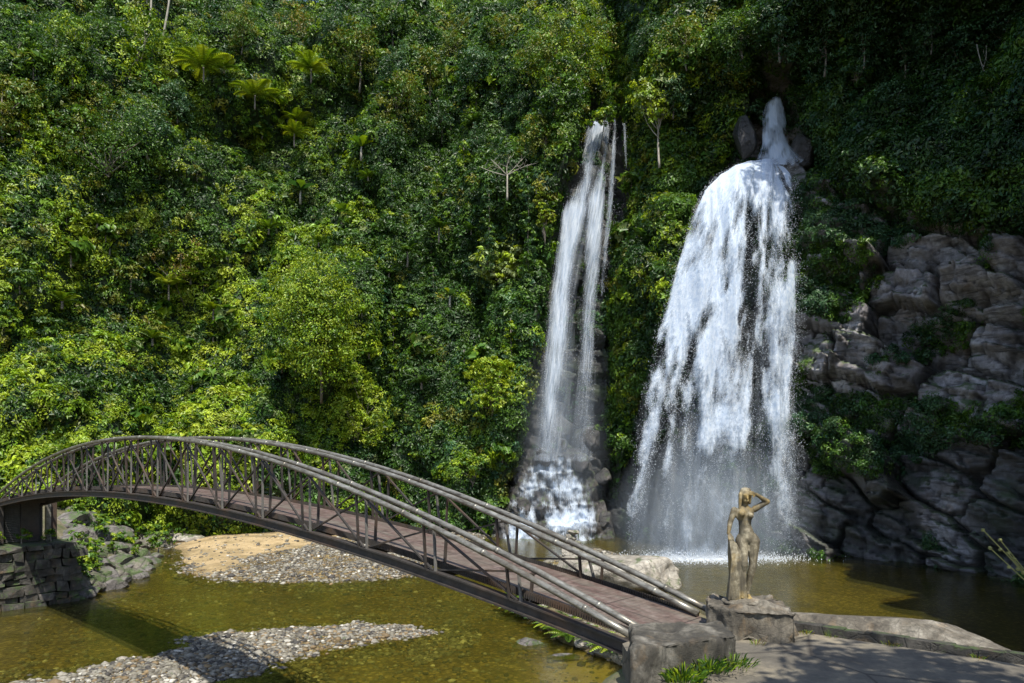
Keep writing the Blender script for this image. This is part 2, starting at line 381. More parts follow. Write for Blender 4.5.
# ------------------------------------------------------------------ leaves
PAL = {
    'deep':   [(.017, .05, .01), (.027, .068, .013), (.04, .088, .015)],
    'mid':    [(.05, .12, .016), (.075, .155, .018), (.1, .18, .02)],
    'lime':   [(.125, .22, .012), (.185, .28, .014), (.26, .34, .018)],
    'olive':  [(.13, .15, .02), (.19, .19, .022), (.12, .15, .02)],
    'blue':   [(.03, .085, .035), (.05, .11, .045), (.07, .14, .055)],
    'pale':   [(.2, .27, .09), (.27, .33, .13), (.17, .24, .08)],
    'glow':   [(.2, .3, .02), (.26, .35, .025), (.3, .36, .03)],
    'rust':   [(.2, .13, .03), (.24, .17, .035), (.12, .12, .02)]}
PALK = list(PAL)
def leaf_arrays(C, Nrm, size, col, wid=.42, up=.35, spread=1.0):
    """one folded leaf (two triangles) at each point; returns verts, faces, colours"""
    n = len(C); size = np.asarray(size).reshape(-1, 1)
    rnd = R.normal(size=(n, 3)); rnd /= np.linalg.norm(rnd, axis=1, keepdims=True)
    nn = Nrm+rnd*.75*spread; nn[:, 2] += up; nn /= np.linalg.norm(nn, axis=1, keepdims=True)+1e-9
    d = R.normal(size=(n, 3)); d[:, 2] -= .6; d += Nrm*.4
    d -= nn*(d*nn).sum(1, keepdims=True); d /= np.linalg.norm(d, axis=1, keepdims=True)+1e-9
    s = np.cross(nn, d); L = size*R.uniform(.6, 1.3, (n, 1)); W = L*wid*R.uniform(.8, 1.2, (n, 1))
    droop = nn*L*R.uniform(.02, .2, (n, 1))
    base = C-d*L*.5; tip = C+d*L*.5-droop; m = C+nn*L*.02
    l = m+s*W*.5+nn*L*.07; r = m-s*W*.5+nn*L*.07
    V = np.stack([base, l, tip, r], 1).reshape(-1, 3)
    i = np.arange(n)*4; Fc = np.stack([np.stack([i, i+1, i+2], 1), np.stack([i, i+2, i+3], 1)], 1).reshape(-1, 3)
    cc = np.repeat(col, 4, axis=0); return V, Fc, cc
def leaf_mesh(name, parts):
    V = []; Fc = []; C = []; o = 0
    for v, f, c in parts:
        V.append(v); Fc.append(f+o); C.append(c); o += len(v)
    me = np_mesh(name, np.vstack(V), np.vstack(Fc)); attr(me, 'Col', np.vstack(C)); me.materials.append(M['leaf']); return me
def pal_cols(keys, n, jit=.18):
    t = np.array([PAL[k][R.randint(3)] for k in keys]) if len(keys) == n else None
    c = t*(1+R.normal(size=(n, 1))*jit)+R.normal(size=(n, 3))*.004
    return np.clip(c, .004, .6)

# ---- the undergrowth that clothes the wall, clump by clump
DARKS = ((85, 160, 95, 60), (275, 350, 22, 60), (385, 410, 22, 60), (60, 40, 70, 50), (440, 200, 60, 80), (370, 140, 50, 70), (620, 480, 30, 60), (540, 470, 30, 40), (240, 20, 60, 40), (200, 190, 40, 60), (470, 110, 90, 80), (420, 330, 40, 90), (320, 20, 60, 30))  # ovals on the slope where shade is put into the leaf colours
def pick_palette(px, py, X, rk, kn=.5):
    """kind of plant by place on the slope, with shaded areas put into the colour"""
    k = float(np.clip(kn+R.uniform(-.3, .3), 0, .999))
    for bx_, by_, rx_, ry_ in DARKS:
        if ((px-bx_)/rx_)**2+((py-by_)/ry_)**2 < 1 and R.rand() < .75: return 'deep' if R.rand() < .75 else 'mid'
    if rk > .5: return 'blue' if k < .35 else ('deep' if k < .7 else 'mid')
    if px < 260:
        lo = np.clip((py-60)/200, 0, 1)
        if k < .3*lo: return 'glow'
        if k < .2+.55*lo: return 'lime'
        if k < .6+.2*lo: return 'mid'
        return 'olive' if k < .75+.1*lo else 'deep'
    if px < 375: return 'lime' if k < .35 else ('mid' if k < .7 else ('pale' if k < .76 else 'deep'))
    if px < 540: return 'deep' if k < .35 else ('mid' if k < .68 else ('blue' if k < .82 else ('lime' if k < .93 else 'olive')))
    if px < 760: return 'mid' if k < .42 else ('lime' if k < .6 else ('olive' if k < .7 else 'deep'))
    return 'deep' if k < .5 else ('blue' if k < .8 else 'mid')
vmask = fbm(SS/3.2, HHs/2.6, o=4, seed=31)-.08
for bx_, by_, rx_, ry_, am in ((830, 235, 42, 60, .5), (905, 205, 55, 42, .45), (905, 345, 34, 30, .3), (900, 425, 110, 24, .4), (1010, 420, 24, 40, .3), (830, 440, 36, 50, .35), (960, 262, 70, 34, -.4), (825, 340, 30, 42, -.4), (930, 375, 50, 24, -.25), (900, 530, 110, 55, -.5)):
    vmask = vmask+am*np.exp(-((PXG-bx_)/rx_)**2-((PYG-by_)/ry_)**2)
def clothe(name, sel, nclump, per, r0, leaf, out=.25, under=0):
    """sel: probability over the grid"""
    pr = sel.ravel()/sel.sum(); idx = R.choice(len(pr), nclump, p=pr)
    parts = []
    C0 = PG.reshape(-1, 3)[idx]; N0 = NG.reshape(-1, 3)[idx]; rk = rock.ravel()[idx]
    px = PXG.ravel()[idx]; py = PYG.ravel()[idx]
    C0 = C0+N0*R.uniform(0, out, (nclump, 1))
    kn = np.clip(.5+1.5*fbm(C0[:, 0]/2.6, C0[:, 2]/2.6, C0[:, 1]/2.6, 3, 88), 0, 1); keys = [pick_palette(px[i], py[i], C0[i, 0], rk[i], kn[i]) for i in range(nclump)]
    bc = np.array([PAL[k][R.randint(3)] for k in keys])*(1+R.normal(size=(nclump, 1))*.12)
    rad = r0*R.uniform(.55, 1.4, nclump); szf = R.choice([.7, 1, 1.35, 1.9], nclump, p=[.35, .35, .2, .1])
    pi = np.repeat(np.arange(nclump), per); n = len(pi)
    d = R.normal(size=(n, 3)); d /= np.linalg.norm(d, axis=1, keepdims=True)
    d += N0[pi]*.55; d[:, 2] += .25; d /= np.linalg.norm(d, axis=1, keepdims=True)
    rr = rad[pi][:, None]*R.uniform(.55, 1.05, (n, 1))
    pos = C0[pi]+d*rr*np.array([1, 1, .9]); nn = d*.8+N0[pi]*.3
    col = np.clip(bc[pi]*(1+R.normal(size=(n, 1))*.16), .004, .6)
    parts = [leaf_arrays(pos, nn, leaf*szf[pi], col)]
    if under:                                       # broad low leaves that hide the soil
        ix = R.choice(len(pr), under, p=pr); c_ = PG.reshape(-1, 3)[ix]+R.normal(size=(under, 3))*.12; n_ = NG.reshape(-1, 3)[ix]
        kk = np.array([PAL[['deep', 'deep', 'mid'][R.randint(3)]][R.randint(3)] for _ in range(under)])*(1+R.normal(size=(under, 1))*.15)
        parts.append(leaf_arrays(c_+n_*.08, n_, np.full(under, .5), np.clip(kk, .004, .5), wid=.55))
    me = leaf_mesh(name, parts)
    o = link(name, me); return tag(o, kind='stuff')
vis = (PYG > -60) & (PYG < 620) & (PXG > -60) & (PXG < 1090) & (PG[..., 1] > 20) & (HHs > .3)
fol = (1-rock)*vis*(1-(PXG > 742)*(PXG < 796)*(PYG > 88)*(PYG < 172))
dens = 1+0*fol
left = (SS < SEG[7]-.5); mid_ = (SS >= SEG[7]-.5) & (SS < SEG[14]); right_ = SS >= SEG[14]
wallfree = 1-sstep(.3, .9, veil_low)
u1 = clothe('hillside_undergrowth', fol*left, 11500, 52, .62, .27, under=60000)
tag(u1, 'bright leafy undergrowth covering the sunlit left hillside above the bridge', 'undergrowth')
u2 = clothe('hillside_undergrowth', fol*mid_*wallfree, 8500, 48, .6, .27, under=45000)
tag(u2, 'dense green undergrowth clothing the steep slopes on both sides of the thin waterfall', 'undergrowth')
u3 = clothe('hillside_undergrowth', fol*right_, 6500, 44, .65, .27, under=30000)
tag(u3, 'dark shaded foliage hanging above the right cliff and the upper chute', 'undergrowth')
vine = vis*rock*right_*(vmask > .02)*(1-.9*veil_low)*(SS > sNM[1]-.3)*(1-.7*sstep(.0, .25, -(vmask-.1)))
u4 = clothe('cliff_creeper', vine*1.0, 5200, 36, .4, .17, out=.1)
tag(u4, 'dark green creeper growing in patches over the purple grey right cliff', 'creeper')
mossv = vis*rock*(SS < sNM[1])*(vmask > .12)*(1-.93*veil_low)+vis*rock*mid_*(1-sstep(.25, .9, veil_low))*.5
u5 = clothe('wet_wall_plants', mossv, 900, 40, .4, .2, out=.1)
tag(u5, 'small plants clinging to the wet rock beside the falls', 'plants')

# ------------------------------------------------------------------ individual plants
def shell(center, rad, n, zc=.35):
    d = R.normal(size=(n, 3)); d[:, 2] += zc; d /= np.linalg.norm(d, axis=1, keepdims=True)
    return np.array(center)+d*np.array(rad)*R.uniform(.6, 1.05, (n, 1))**.6, d
def crown_mesh(name, blobs, n_leaf, leaf, pal, clump=.35, wid=.45):
    """blobs: (centre, radii); leaves gathered in small clumps over the blobs"""
    vol = np.array([b[1][0]*b[1][2] for b in blobs]); vol = vol/vol.sum(); parts = []
    for (c, r), f in zip(blobs, vol):
        k = max(4, int(n_leaf*f/16)); cc, dd = shell(c, r, k)
        pi = np.repeat(np.arange(k), 16); cr = clump*np.mean(r)
        off = R.normal(size=(len(pi), 3))*cr*.45*np.array([1, 1, .6]); off[:, 2] -= np.abs(off[:, 0])*.2
        keys = [pal[R.randint(len(pal))] for _ in range(k)]; bc = np.array([PAL[q][R.randint(3)] for q in keys])
        col = np.clip(bc[pi]*(1+R.normal(size=(len(pi), 1))*.15), .004, .6)
        parts.append(leaf_arrays(cc[pi]+off, dd[pi], np.full(len(pi), leaf), col, wid=wid))
    return leaf_mesh(name, parts)
def limb_mesh(mb, a, b, r0, r1, bend=.1, n=6, k=8):
    a, b = Vector(a), Vector(b); d = b-a; off = Vector((random.uniform(-1, 1), random.uniform(-1, 1), random.uniform(-.4, .4)))*d.length*bend
    pts = [a+d*t+off*math.sin(t*math.pi) for t in [i/n for i in range(n+1)]]
    mb.tube(pts, [r0+(r1-r0)*i/n for i in range(n+1)], k)
def make_tree(label, cat, loc, h, blobs, n_leaf, leaf, pal, trunk_r=.16, group=None, name='jungle_tree', lean=(0, 0), bark='bark', clump=.35, wid=.45, back=0):
    t = tag(empty(name, loc), label, cat, group)
    mb = MB(); top = Vector((lean[0], lean[1], h*.8)); limb_mesh(mb, (0, back, -.3), top, trunk_r, trunk_r*.45, .05, 8)
    for c, r in blobs:
        f = random.uniform(.45, .8); limb_mesh(mb, top*f, Vector(c), trunk_r*.4, .02, .12, 5, 6)
    mb.build('trunk', M[bark], t, True)
    cr = link('crown', crown_mesh('crown', blobs, n_leaf, leaf, pal, clump, wid), None, t); return t
def copy_tree(o, loc, rz=None, sc=1.0, parent=None, label=None):
    c = o.copy(); COL.objects.link(c)
    if parent: c.parent = parent
    else:
        c.location = loc
        if rz is not None: c.rotation_euler = (0, 0, rz)
        c.scale = (sc, sc, sc)
        if label: c['label'] = label
    for ch in list(o.children): copy_tree(ch, None, parent=c)
    return c
def rblobs(n, R0, h0, h1, r, flat=.7):
    out = []
    for i in range(n):
        a = i*2.4+random.random(); q = R0*math.sqrt(random.random()); rr = r*random.uniform(.7, 1.2)
        out.append(((math.cos(a)*q, math.sin(a)*q, random.uniform(h0, h1)), (rr, rr, rr*flat)))
    return out
# group of trees high on the slope
def seed_spots(n, x0, x1, y0, y1, mind=22):
    out = []; tries = 0
    while len(out) < n and tries < 6000:
        tries += 1; x, y = random.uniform(x0, x1), random.uniform(y0, y1)
        if all((x-a)**2+(y-b)**2 > mind*mind for a, b in out): out.append((x, y))
    return out
protoA = [make_tree('leafy jungle tree crowded among others high on the left and middle slopes', 'tree', (0, 0, -200), 4, rblobs(9, 1.5, .6, 4.6, 1.25, 1.1), 4200, .26, p, .1,
                    'jungle trees high on the slope') for p in (['mid', 'deep'], ['mid', 'lime'], ['olive', 'mid'], ['deep', 'blue'])]
used = [False]*4
def put_proto(protos, used, k, loc, rz, sc):
    if not used[k]:
        used[k] = True; o = protos[k]; o.location = loc; o.rotation_euler = (0, 0, rz); o.scale = (sc,)*3; return o
    return copy_tree(protos[k], loc, rz, sc)
for x, y in seed_spots(46, 5, 690, 5, 120, 34):
    if 180 < x < 345 and y > 40 or 590 < x < 640 and y > 80: continue
    p, nrm = on_wall(x, y+25); put_proto(protoA, used, random.randrange(4) if x < 375 else random.choice((0, 3, 3, 2)), p-Vector((0, .3, 2.2))+nrm*.5, random.uniform(0, 6), random.uniform(.7, 1.25))
protoB = [make_tree('dark leafy tree overhanging the shaded cliff at upper right', 'tree', (0, 0, -200), 3.4, rblobs(8, 1.7, .4, 3.8, 1.25, 1.1), 3800, .27, p, .1,
                    'dark trees over the shaded cliff') for p in (['deep', 'blue'], ['deep', 'mid'])]
usedB = [False]*2
for x, y in seed_spots(20, 735, 1015, 5, 85, 38):
    if x < 805 and y > 25: continue
    p, nrm = on_wall(x, y+12); put_proto(protoB, usedB, random.randrange(2), p-Vector((0, 0, 2.4))+nrm*.5, random.uniform(0, 6), random.uniform(.6, .95))
# shrubs on the left and middle slopes
def shrub(label, loc, r, n, leaf, pal, group=None, cat='shrub', flat=.8, name='shrub', clump=.35, wid=.45):
    return make_tree(label, cat, loc, r*1.2, [((0, 0, r*.8), (r, r, r*flat))]+[((random.uniform(-.6, .6)*r, random.uniform(-.6, .6)*r, r*random.uniform(.4, 1.2)), (r*.55, r*.55, r*.5)) for _ in range(4)],
                     n, leaf, pal, .05, group, name, clump=clump, wid=wid)
protoC = [shrub('bushy green shrub growing out of the left hillside', (0, 0, -200), 1.0, 900, .24, p, 'shrubs on the left hillside') for p in (['mid', 'lime'], ['lime'], ['mid', 'olive'], ['deep', 'mid'])]
usedC = [False]*4
for x, y in seed_spots(60, 5, 370, 130, 450, 26):
    p, nrm = on_wall(x, y); put_proto(protoC, usedC, random.randrange(4), p+nrm*.1-Vector((0, 0, .7)), random.uniform(0, 6), random.uniform(.7, 1.5))
protoD = [shrub('green shrub clinging to the steep slope beside the thin waterfall', (0, 0, -200), .9, 800, .26, p, 'shrubs beside the thin waterfall') for p in (['mid', 'deep'], ['lime', 'mid'], ['blue', 'mid'])]
usedD = [False]*3
for x, y in seed_spots(44, 385, 680, 130, 500, 26):
    if 525 < x < 612 and y > 110 or x > 612 and y > 165 and x > 690-(y-165)*.25: continue
    p, nrm = on_wall(x, y); put_proto(protoD, usedD, random.randrange(3), p+nrm*.1-Vector((0, 0, .6)), random.uniform(0, 6), random.uniform(.6, 1.3))
# plants one can point to
def at_wall(x, y, o=.4): 
    p, n = on_wall(x, y); return p+n*o
def sized(label, cat, x, y, wpx, hpx, n, leaf, pal, nb=7, name='shrub', o=.6, bark='bark', clump=.3, wid=.45, trunk=.6, tr=.07):
    """a plant whose crown is wpx by hpx about (x, y)"""
    p = at_wall(x, y, o); k = p.y/F; W, Hh = wpx*k, hpx*k; b = []
    for i in range(nb):
        a = random.uniform(0, 6.3); q = math.sqrt(random.random())*.62
        r = W*random.uniform(.2, .34)
        b.append(((math.cos(a)*q*W*.5, random.uniform(-.3, .3)*W*.4, trunk+Hh*.5+math.sin(a)*q*Hh*.55), (r, r*.8, min(r, Hh*.35))))
    return make_tree(label, cat, p-Vector((0, 0, Hh*.5+trunk)), trunk+Hh*.6, b, n, leaf, pal, tr, None, name, bark=bark, clump=clump, wid=wid, back=3.5 if bark == 'bark' else 0)
sized('large rounded tree draped in sunlit vines, bulging at the right edge of the left hillside', 'tree', 318, 320, 96, 150, 22000, .22, ['glow', 'lime', 'lime', 'mid'], 26, 'vine_covered_tree', 3.2, trunk=.5, tr=.12)
sized('yellow green bush hanging down beneath the vine-draped tree, beside the dark gully', 'shrub', 345, 400, 58, 95, 6500, .22, ['glow', 'lime'], 10, o=2.6)
sized('pale-leaved shrub with big light leaves on the dark middle slope', 'shrub', 500, 262, 50, 75, 2400, .38, ['pale', 'pale', 'glow'], 8, 'broadleaf_shrub', 1.4, wid=.55)
sized('bright yellow green bush on the middle slope, below the pale-leaved shrub', 'shrub', 500, 392, 48, 85, 4200, .25, ['glow', 'lime'], 9, o=1.5)
sized('low bright bush at the foot of the middle slope, just above the bridge rail', 'shrub', 476, 470, 60, 34, 2600, .22, ['lime', 'mid'], 6, o=.8)
sized('lone tree with thin pale trunk and glowing yellow leaves, between the two falls', 'tree', 657, 96, 68, 50, 3200, .3, ['glow', 'pale', 'lime'], 10, 'tree', 1.0, 'pale_bark', trunk=3.2, tr=.1, wid=.55)
sized('tall yellowish tree with layered crown above the lip of the thin waterfall', 'tree', 560, 70, 80, 95, 8000, .26, ['olive', 'lime', 'mid'], 14, 'tree', 1.2, trunk=2, tr=.16)
sized('strip-like climber of yellow leaves hanging at the left edge of the thin waterfall', 'climber', 541, 215, 22, 120, 3600, .22, ['glow', 'olive', 'lime'], 9, 'climbing_plant', .3)
sized('small pale-flowered bush leaning toward the top of the wide waterfall', 'shrub', 676, 232, 30, 34, 600, .3, ['pale', 'lime'], 5, o=.6, wid=.55)
sized('reddish yellow shrub with dry leaves in the middle of the left hillside', 'shrub', 176, 262, 60, 70, 2400, .23, ['rust', 'olive', 'lime'], 8, o=.8)
sized('dark green dome of a tree standing in the upper left corner', 'tree', 60, 60, 90, 70, 5000, .24, ['deep', 'mid'], 10, 'tree', 1.2, trunk=1, tr=.2)
sized('big dark spreading tree filling the shaded upper left of the slope', 'tree', 110, 150, 120, 90, 6500, .25, ['deep', 'mid', 'mid'], 14, 'tree', 1.2, trunk=1, tr=.25)
sized('tree with red brown leaves on its crown at the top, right of the tree ferns', 'tree', 300, 32, 60, 50, 2600, .25, ['olive', 'rust', 'mid'], 8, 'tree', 1.0, trunk=1, tr=.15)
sized('green tree catching light among the shaded foliage above the cliff', 'tree', 840, 75, 60, 45, 1800, .3, ['mid', 'blue'], 8, 'tree', 1.5, trunk=1)
sized('leafy bush spilling over the ledge left of the upper chute', 'shrub', 700, 150, 70, 34, 2200, .24, ['mid', 'deep'], 8, o=.5)

sized('leafy shrub hanging over the left side of the lip of the thin waterfall', 'shrub', 580, 118, 30, 22, 1500, .24, ['lime', 'mid'], 6, o=2.6, trunk=.2)
sized('leafy shrub hanging over the right side of the lip of the thin waterfall', 'shrub', 622, 108, 34, 22, 1500, .24, ['mid', 'deep'], 6, o=2.6, trunk=.2)
sized('dark bush drooping over the slot where the upper chute begins', 'shrub', 768, 88, 44, 20, 1500, .26, ['deep', 'blue'], 6, o=2.2, trunk=.2)
def frond_leaves(base, direction, L, wid, n, col, droop=.35):
    """a fern or palm frond: leaflets along an arching stem"""
    d = Vector(direction).normalized(); side = d.cross(Vector((0, 0, 1))).normalized(); V = []; Fc = []; pts = []
    for i in range(n+1):
        t = i/n; p = Vector(base)+d*L*t+Vector((0, 0, -droop*L*t*t+.12*L*math.sin(t*math.pi))); pts.append(p)
    V = [tuple(p) for p in pts]
    for i in range(1, n):
        t = i/n; w = wid*math.sin(min(1, t*1.25+.15)*math.pi)**.6*(1-t*.35); tang = (pts[i+1]-pts[i-1]).normalized(); lw = L/n*.42
        for sgn in (-1, 1):
            tip = pts[i]+side*sgn*w+tang*w*.35+Vector((0, 0, -.25*w)); b = len(V)
            V += [tuple(tip)]; Fc.append((i, i+1, b))
    return np.array(V), np.array(Fc), np.tile(np.array(col)[None], (len(V), 1))
def fern(label, cat, loc, L, nf, pal, name='tree_fern', trunk=1.0, group=None, wid=.22, face=None):
    t = tag(empty(name, loc), label, cat, group); 
    if trunk > 0:
        mb = MB(); limb_mesh(mb, (0, 0, -.4), (0, 0, trunk), .09, .07, .03); mb.build('trunk', M['bark'], t, True)
    for i in range(nf):
        a = 2*math.pi*i/nf+random.uniform(-.2, .2); col = np.array(PAL[pal[random.randrange(len(pal))]][random.randrange(3)])*random.uniform(.85, 1.2)
        v, f, c = frond_leaves((0, 0, max(0, trunk)), (math.cos(a), math.sin(a), random.uniform(.15, .75)), L*random.uniform(.75, 1.1), L*wid, 22, col, random.uniform(.35, .6))
        link('frond', leaf_mesh('frond', [(v, f, c)]), None, t)
    return t
for x, y, L, lab in ((214, 84, 3.0, 'tree fern with bright yellow fronds spread wide near the top of the left hillside'),
                     (252, 100, 2.5, 'tree fern with arching yellow fronds just right of the widest fern'),
                     (318, 84, 2.4, 'green tree fern with a flat crown under the red brown tree'),
                     (282, 128, 1.8, 'small glowing tree fern halfway down to the banana plant'),
                     (310, 146, 1.7, 'lowest of the small tree ferns, right above the banana plant'),
                     (150, 290, 1.8, 'pale green fern with drooping fronds beside the reddish shrub'),
                     (205, 310, 1.6, 'small fern on the left hillside, right of the reddish shrub'),
                     (395, 262, 1.6, 'fern in the shaded middle slope, left of the pale-leaved shrub'),
                     (432, 238, 1.5, 'small dark fern above the fern in the shaded middle slope')):
    fern(lab, 'fern', at_wall(x, y, 2.4)-Vector((0, 0, .9)), L*1.6, 14, ['glow', 'glow', 'lime'] if y < 200 or x < 250 else ['mid', 'deep'])
def banana(label, loc, L, n=6):
    t = tag(empty('banana_plant', loc), label, 'banana plant'); mb = MB(); mb.tube([(0, 0, -.4), (0, 0, .5), (.03, 0, 1.)], [.13, .1, .06], 8); mb.build('stem', M['pale_bark'], t, True)
    for i in range(n):
        a = 2*math.pi*i/n+random.uniform(-.3, .3); up = random.uniform(.9, 2.2); d = Vector((math.cos(a), math.sin(a), up)).normalized(); sd = d.cross(Vector((0, 0, 1))).normalized()
        V = []; m = 12; col = np.array(PAL[random.choice(['mid', 'lime', 'blue'])][random.randrange(3)])
        for k in range(m+1):
            q = k/m; p = Vector((0, 0, .9))+d*L*q+Vector((0, 0, -.45*L*q*q)); wd = .2*L*max(.04, math.sin(min(1, q*1.05)*math.pi)**.5)
            rp = .02*L*(k % 2); V += [tuple(p-sd*wd+Vector((0, 0, .05*L-rp))), tuple(p), tuple(p+sd*wd+Vector((0, 0, .05*L-rp)))]
        Fc = []
        for k in range(m):
            for j in (0, 1): a0 = k*3+j; Fc += [(a0, a0+1, a0+4), (a0, a0+4, a0+3)]
        link('leaf', leaf_mesh('leaf', [(np.array(V), np.array(Fc), np.tile(col, (len(V), 1)))]), None, t)
    return t
for x, y, L, lab in ((302, 190, 2.2, 'banana plant with upright pale leaves at the right shoulder of the left hillside'),
                     (362, 150, 2.0, 'dark banana plant standing in the shaded gully'),
                     (340, 215, 1.7, 'banana plant with drooping leaves just above the vine-draped tree'),
                     (452, 300, 1.5, 'small banana plant left below the pale-leaved shrub')):
    banana(lab, at_wall(x, y, .8)-Vector((0, 0, .8)), L)
protoL = [shrub('broad-leaved plant with big shining leaves standing out of the slope', (0, 0, -200), .9, 170, .75, p, 'broad-leaved plants on the slope', 'plant', name='broadleaf_plant', clump=.6, wid=.5) for p in (['mid', 'lime'], ['pale', 'mid'])]
uL = [False]*2
for x, y in seed_spots(44, 10, 690, 60, 470, 38):
    if 525 < x < 625 and y > 100 or x > 600 and y > 160 and x > 672-(y-165)*.3: continue
    p, nrm = on_wall(x, y); put_proto(protoL, uL, random.randrange(2), p+nrm*.7-Vector((0, 0, .5)), random.uniform(0, 6), random.uniform(.7, 1.4))
protoN = [fern('green fern with arching fronds growing out of the slope', 'fern', (0, 0, -200), 2.2, 11, p, 'fern', .1, 'ferns on the slope') for p in (['lime', 'mid'], ['mid', 'deep'])]
uN = [False]*2
for x, y in seed_spots(34, 10, 680, 50, 480, 42):
    if 525 < x < 625 and y > 100 or x > 600 and y > 160 and x > 668-(y-165)*.3: continue
    p, nrm = on_wall(x, y); put_proto(protoN, uN, int(x > 375), p+nrm*.9, random.uniform(0, 6), random.uniform(.7, 1.3))
# unseen trees added above the picture, by the right wall, to shade the upper cliff
for X_, Y_, Z_, s_ in ((23.5, 44, 44, 2.2), (25.5, 42, 42, 2.2), (29, 40, 40, 2.2), (25, 50, 51, 2.2), (26, 46, 48, 2.3), (30, 43, 46, 2.2), (33, 38, 40, 2.2), (25.5, 47, 42, 1.7), (28, 45, 39, 1.8)):
    put_proto(protoB, usedB, random.randrange(2), (X_, Y_, Z_-4), random.uniform(0, 6), s_)
vb = [((random.uniform(-.25, .25), 0, -j*.8), (.5-.02*j+random.uniform(-.1, .1), .4, .6)) for j in range(10)]
protoV = []
for q, p_ in enumerate((['mid', 'deep'], ['lime', 'mid'], ['blue', 'mid'])):
    t = tag(empty('hanging_vine', (0, 0, -200)), 'long curtain of leafy vine hanging down the dark middle slope', 'vine', 'hanging vines on the middle slope')
    link('foliage', crown_mesh('foliage', vb, 2600, .2, p_, .4), None, t); mb = MB(); mb.tube([(0, .2, .8), (.1, .15, -3), (-.1, .2, -7.2)], .03, 6); mb.build('stem', M['bark'], t, True); protoV.append(t)
uv_ = [False]*3
for x, y in seed_spots(26, 385, 600, 20, 380, 36):
    if x > 535 and y > 90: continue
    p, nrm = on_wall(x, y); put_proto(protoV, uv_, random.randrange(3), p+nrm*.7+Vector((0, -.3, 1.5)), random.uniform(-.5, .5), random.uniform(.8, 1.3))
# bare branching shrub
p = at_wall(507, 185, 1.4); t = tag(empty('bare_tree', p-Vector((0, 0, 1.5))), 'bare forked dry tree with flat grey branches on the middle slope', 'tree')
mb = MB(); limb_mesh(mb, (0, 0, 0), (0, 0, 2.2), .09, .06, .05); mb.build('trunk', M['pale_bark'], t, True)
for i, (dx, dz) in enumerate(((-2.4, .7), (-1.4, 1.3), (1.3, 1.3), (2.1, .9), (.3, 1.6))):
    mb = MB(); limb_mesh(mb, (0, 0, 2.1), (dx, -.3, 2.1+dz), .05, .015, .14)
    for k in range(4):
        f = .4+.15*k; limb_mesh(mb, (dx*f, -.3*f, 2.1+dz*f), (dx*f+random.uniform(-.8, .8), -.4, 2.1+dz*f+random.uniform(.1, .7)), .02, .006, .1, 4, 5)
    mb.build('branch', M['pale_bark'], t, True)
# thin pale trunks at the top left
for x, y, dx, lab in ((150, 30, .5, 'thin pale leaning trunk at the top edge, left of its twin'), (163, 32, 1.1, 'thin pale leaning trunk at the top edge, right of its twin')):
    p = at_wall(x, y, 2.2); make_tree(lab, 'tree', p-Vector((0, 0, 2)), 9, rblobs(4, 1.2, 7.5, 9.5, 1.1), 900, .27, ['mid', 'deep'], .13, None, 'slender_tree', (dx, 0), 'pale_bark')
# lianas hanging at the upper right
for x, y, L, lab in ((968, 60, 7, 'longest grey liana looping down in front of the dark foliage at upper right'), (1002, 40, 6, 'thin liana hanging straight near the right edge'), (988, 30, 5, 'short liana between the two others at upper right')):
    p = at_wall(x, y, 2.0); mb = MB(); pts = []
    for i in range(14):
        q = i/13; pts.append(p+Vector((.9*math.sin(q*3+x)*q*2, -.3*q, -L*q)))
    if L == 7: pts += [pts[-1]+Vector((.9, 0, -.3)), pts[-1]+Vector((2.2, 0, -.9)), pts[-1]+Vector((3.4, 0, -1.2))]
    mb.tube(pts, .035, 6); tag(mb.build('liana', M['pale_bark'], None, True), lab, 'liana')

# ------------------------------------------------------------------ terrain: bed, gravel bars, sand, banks
def poly_sd(X, Y, poly):
    """signed distance, positive inside"""
    P = np.array(poly, float); n = len(P); ins = np.zeros(X.shape, bool); dm = np.full(X.shape, 1e9)
    for i in range(n):
        x0, y0 = P[i]; x1, y1 = P[(i+1) % n]; dx, dy = x1-x0, y1-y0
        t = np.clip(((X-x0)*dx+(Y-y0)*dy)/(dx*dx+dy*dy), 0, 1); dm = np.minimum(dm, np.hypot(X-x0-t*dx, Y-y0-t*dy))
        c = ((y0 > Y) != (y1 > Y)) & (X < (x1-x0)*(Y-y0)/((y1-y0) if y1 != y0 else 1e-9)+x0); ins ^= c
    return np.where(ins, dm, -dm)
barA = [flat(*q) for q in ((152, 545), (185, 531), (260, 524), (400, 527), (500, 532), (470, 552), (440, 568), (425, 577), (350, 584), (270, 585), (205, 583), (165, 566))]
sandP = [flat(*q) for q in ((165, 545), (200, 532), (300, 525), (370, 530), (330, 545), (270, 556), (215, 580), (185, 570))]
barB = [flat(*q) for q in ((168, 637), (240, 626), (300, 620), (370, 616), (445, 622), (455, 634), (400, 652), (330, 668), (300, 690), (-60, 705), (-60, 672), (60, 664), (120, 650))]
barC = [flat(*q) for q in ((535, 562), (560, 550), (600, 547), (640, 556), (640, 575), (560, 575))]
leftbank = [(-19.4, 36.2), (-20.5, 42), (-21.8, 46), (-24, 52), (-27, 59), (-30, 75), (-90, 75), (-90, 20), (-40, 20), (-27, 33), (-22.8, 34.5)]
spit = [(.1, 36), (.1, 33.3), (1.5, 28.3), (2.7, 26.2), (3.5, 24), (3.4, 18), (2.6, 11), (7, 11), (8, 20), (9.3, 30), (8.8, 36.5), (5, 39.5), (2, 39)]
plaza = [(1.45, -40), (1.45, 10.25), (2.3, 11.2), (3.3, 11.9), (4.0, 11.05), (6.35, 9.2), (15, 2.5), (30, -15), (30, -40)]
TXg, TYg = np.meshgrid(np.arange(-95, 60, .3), np.arange(-40, 80, .3), indexing='ij')
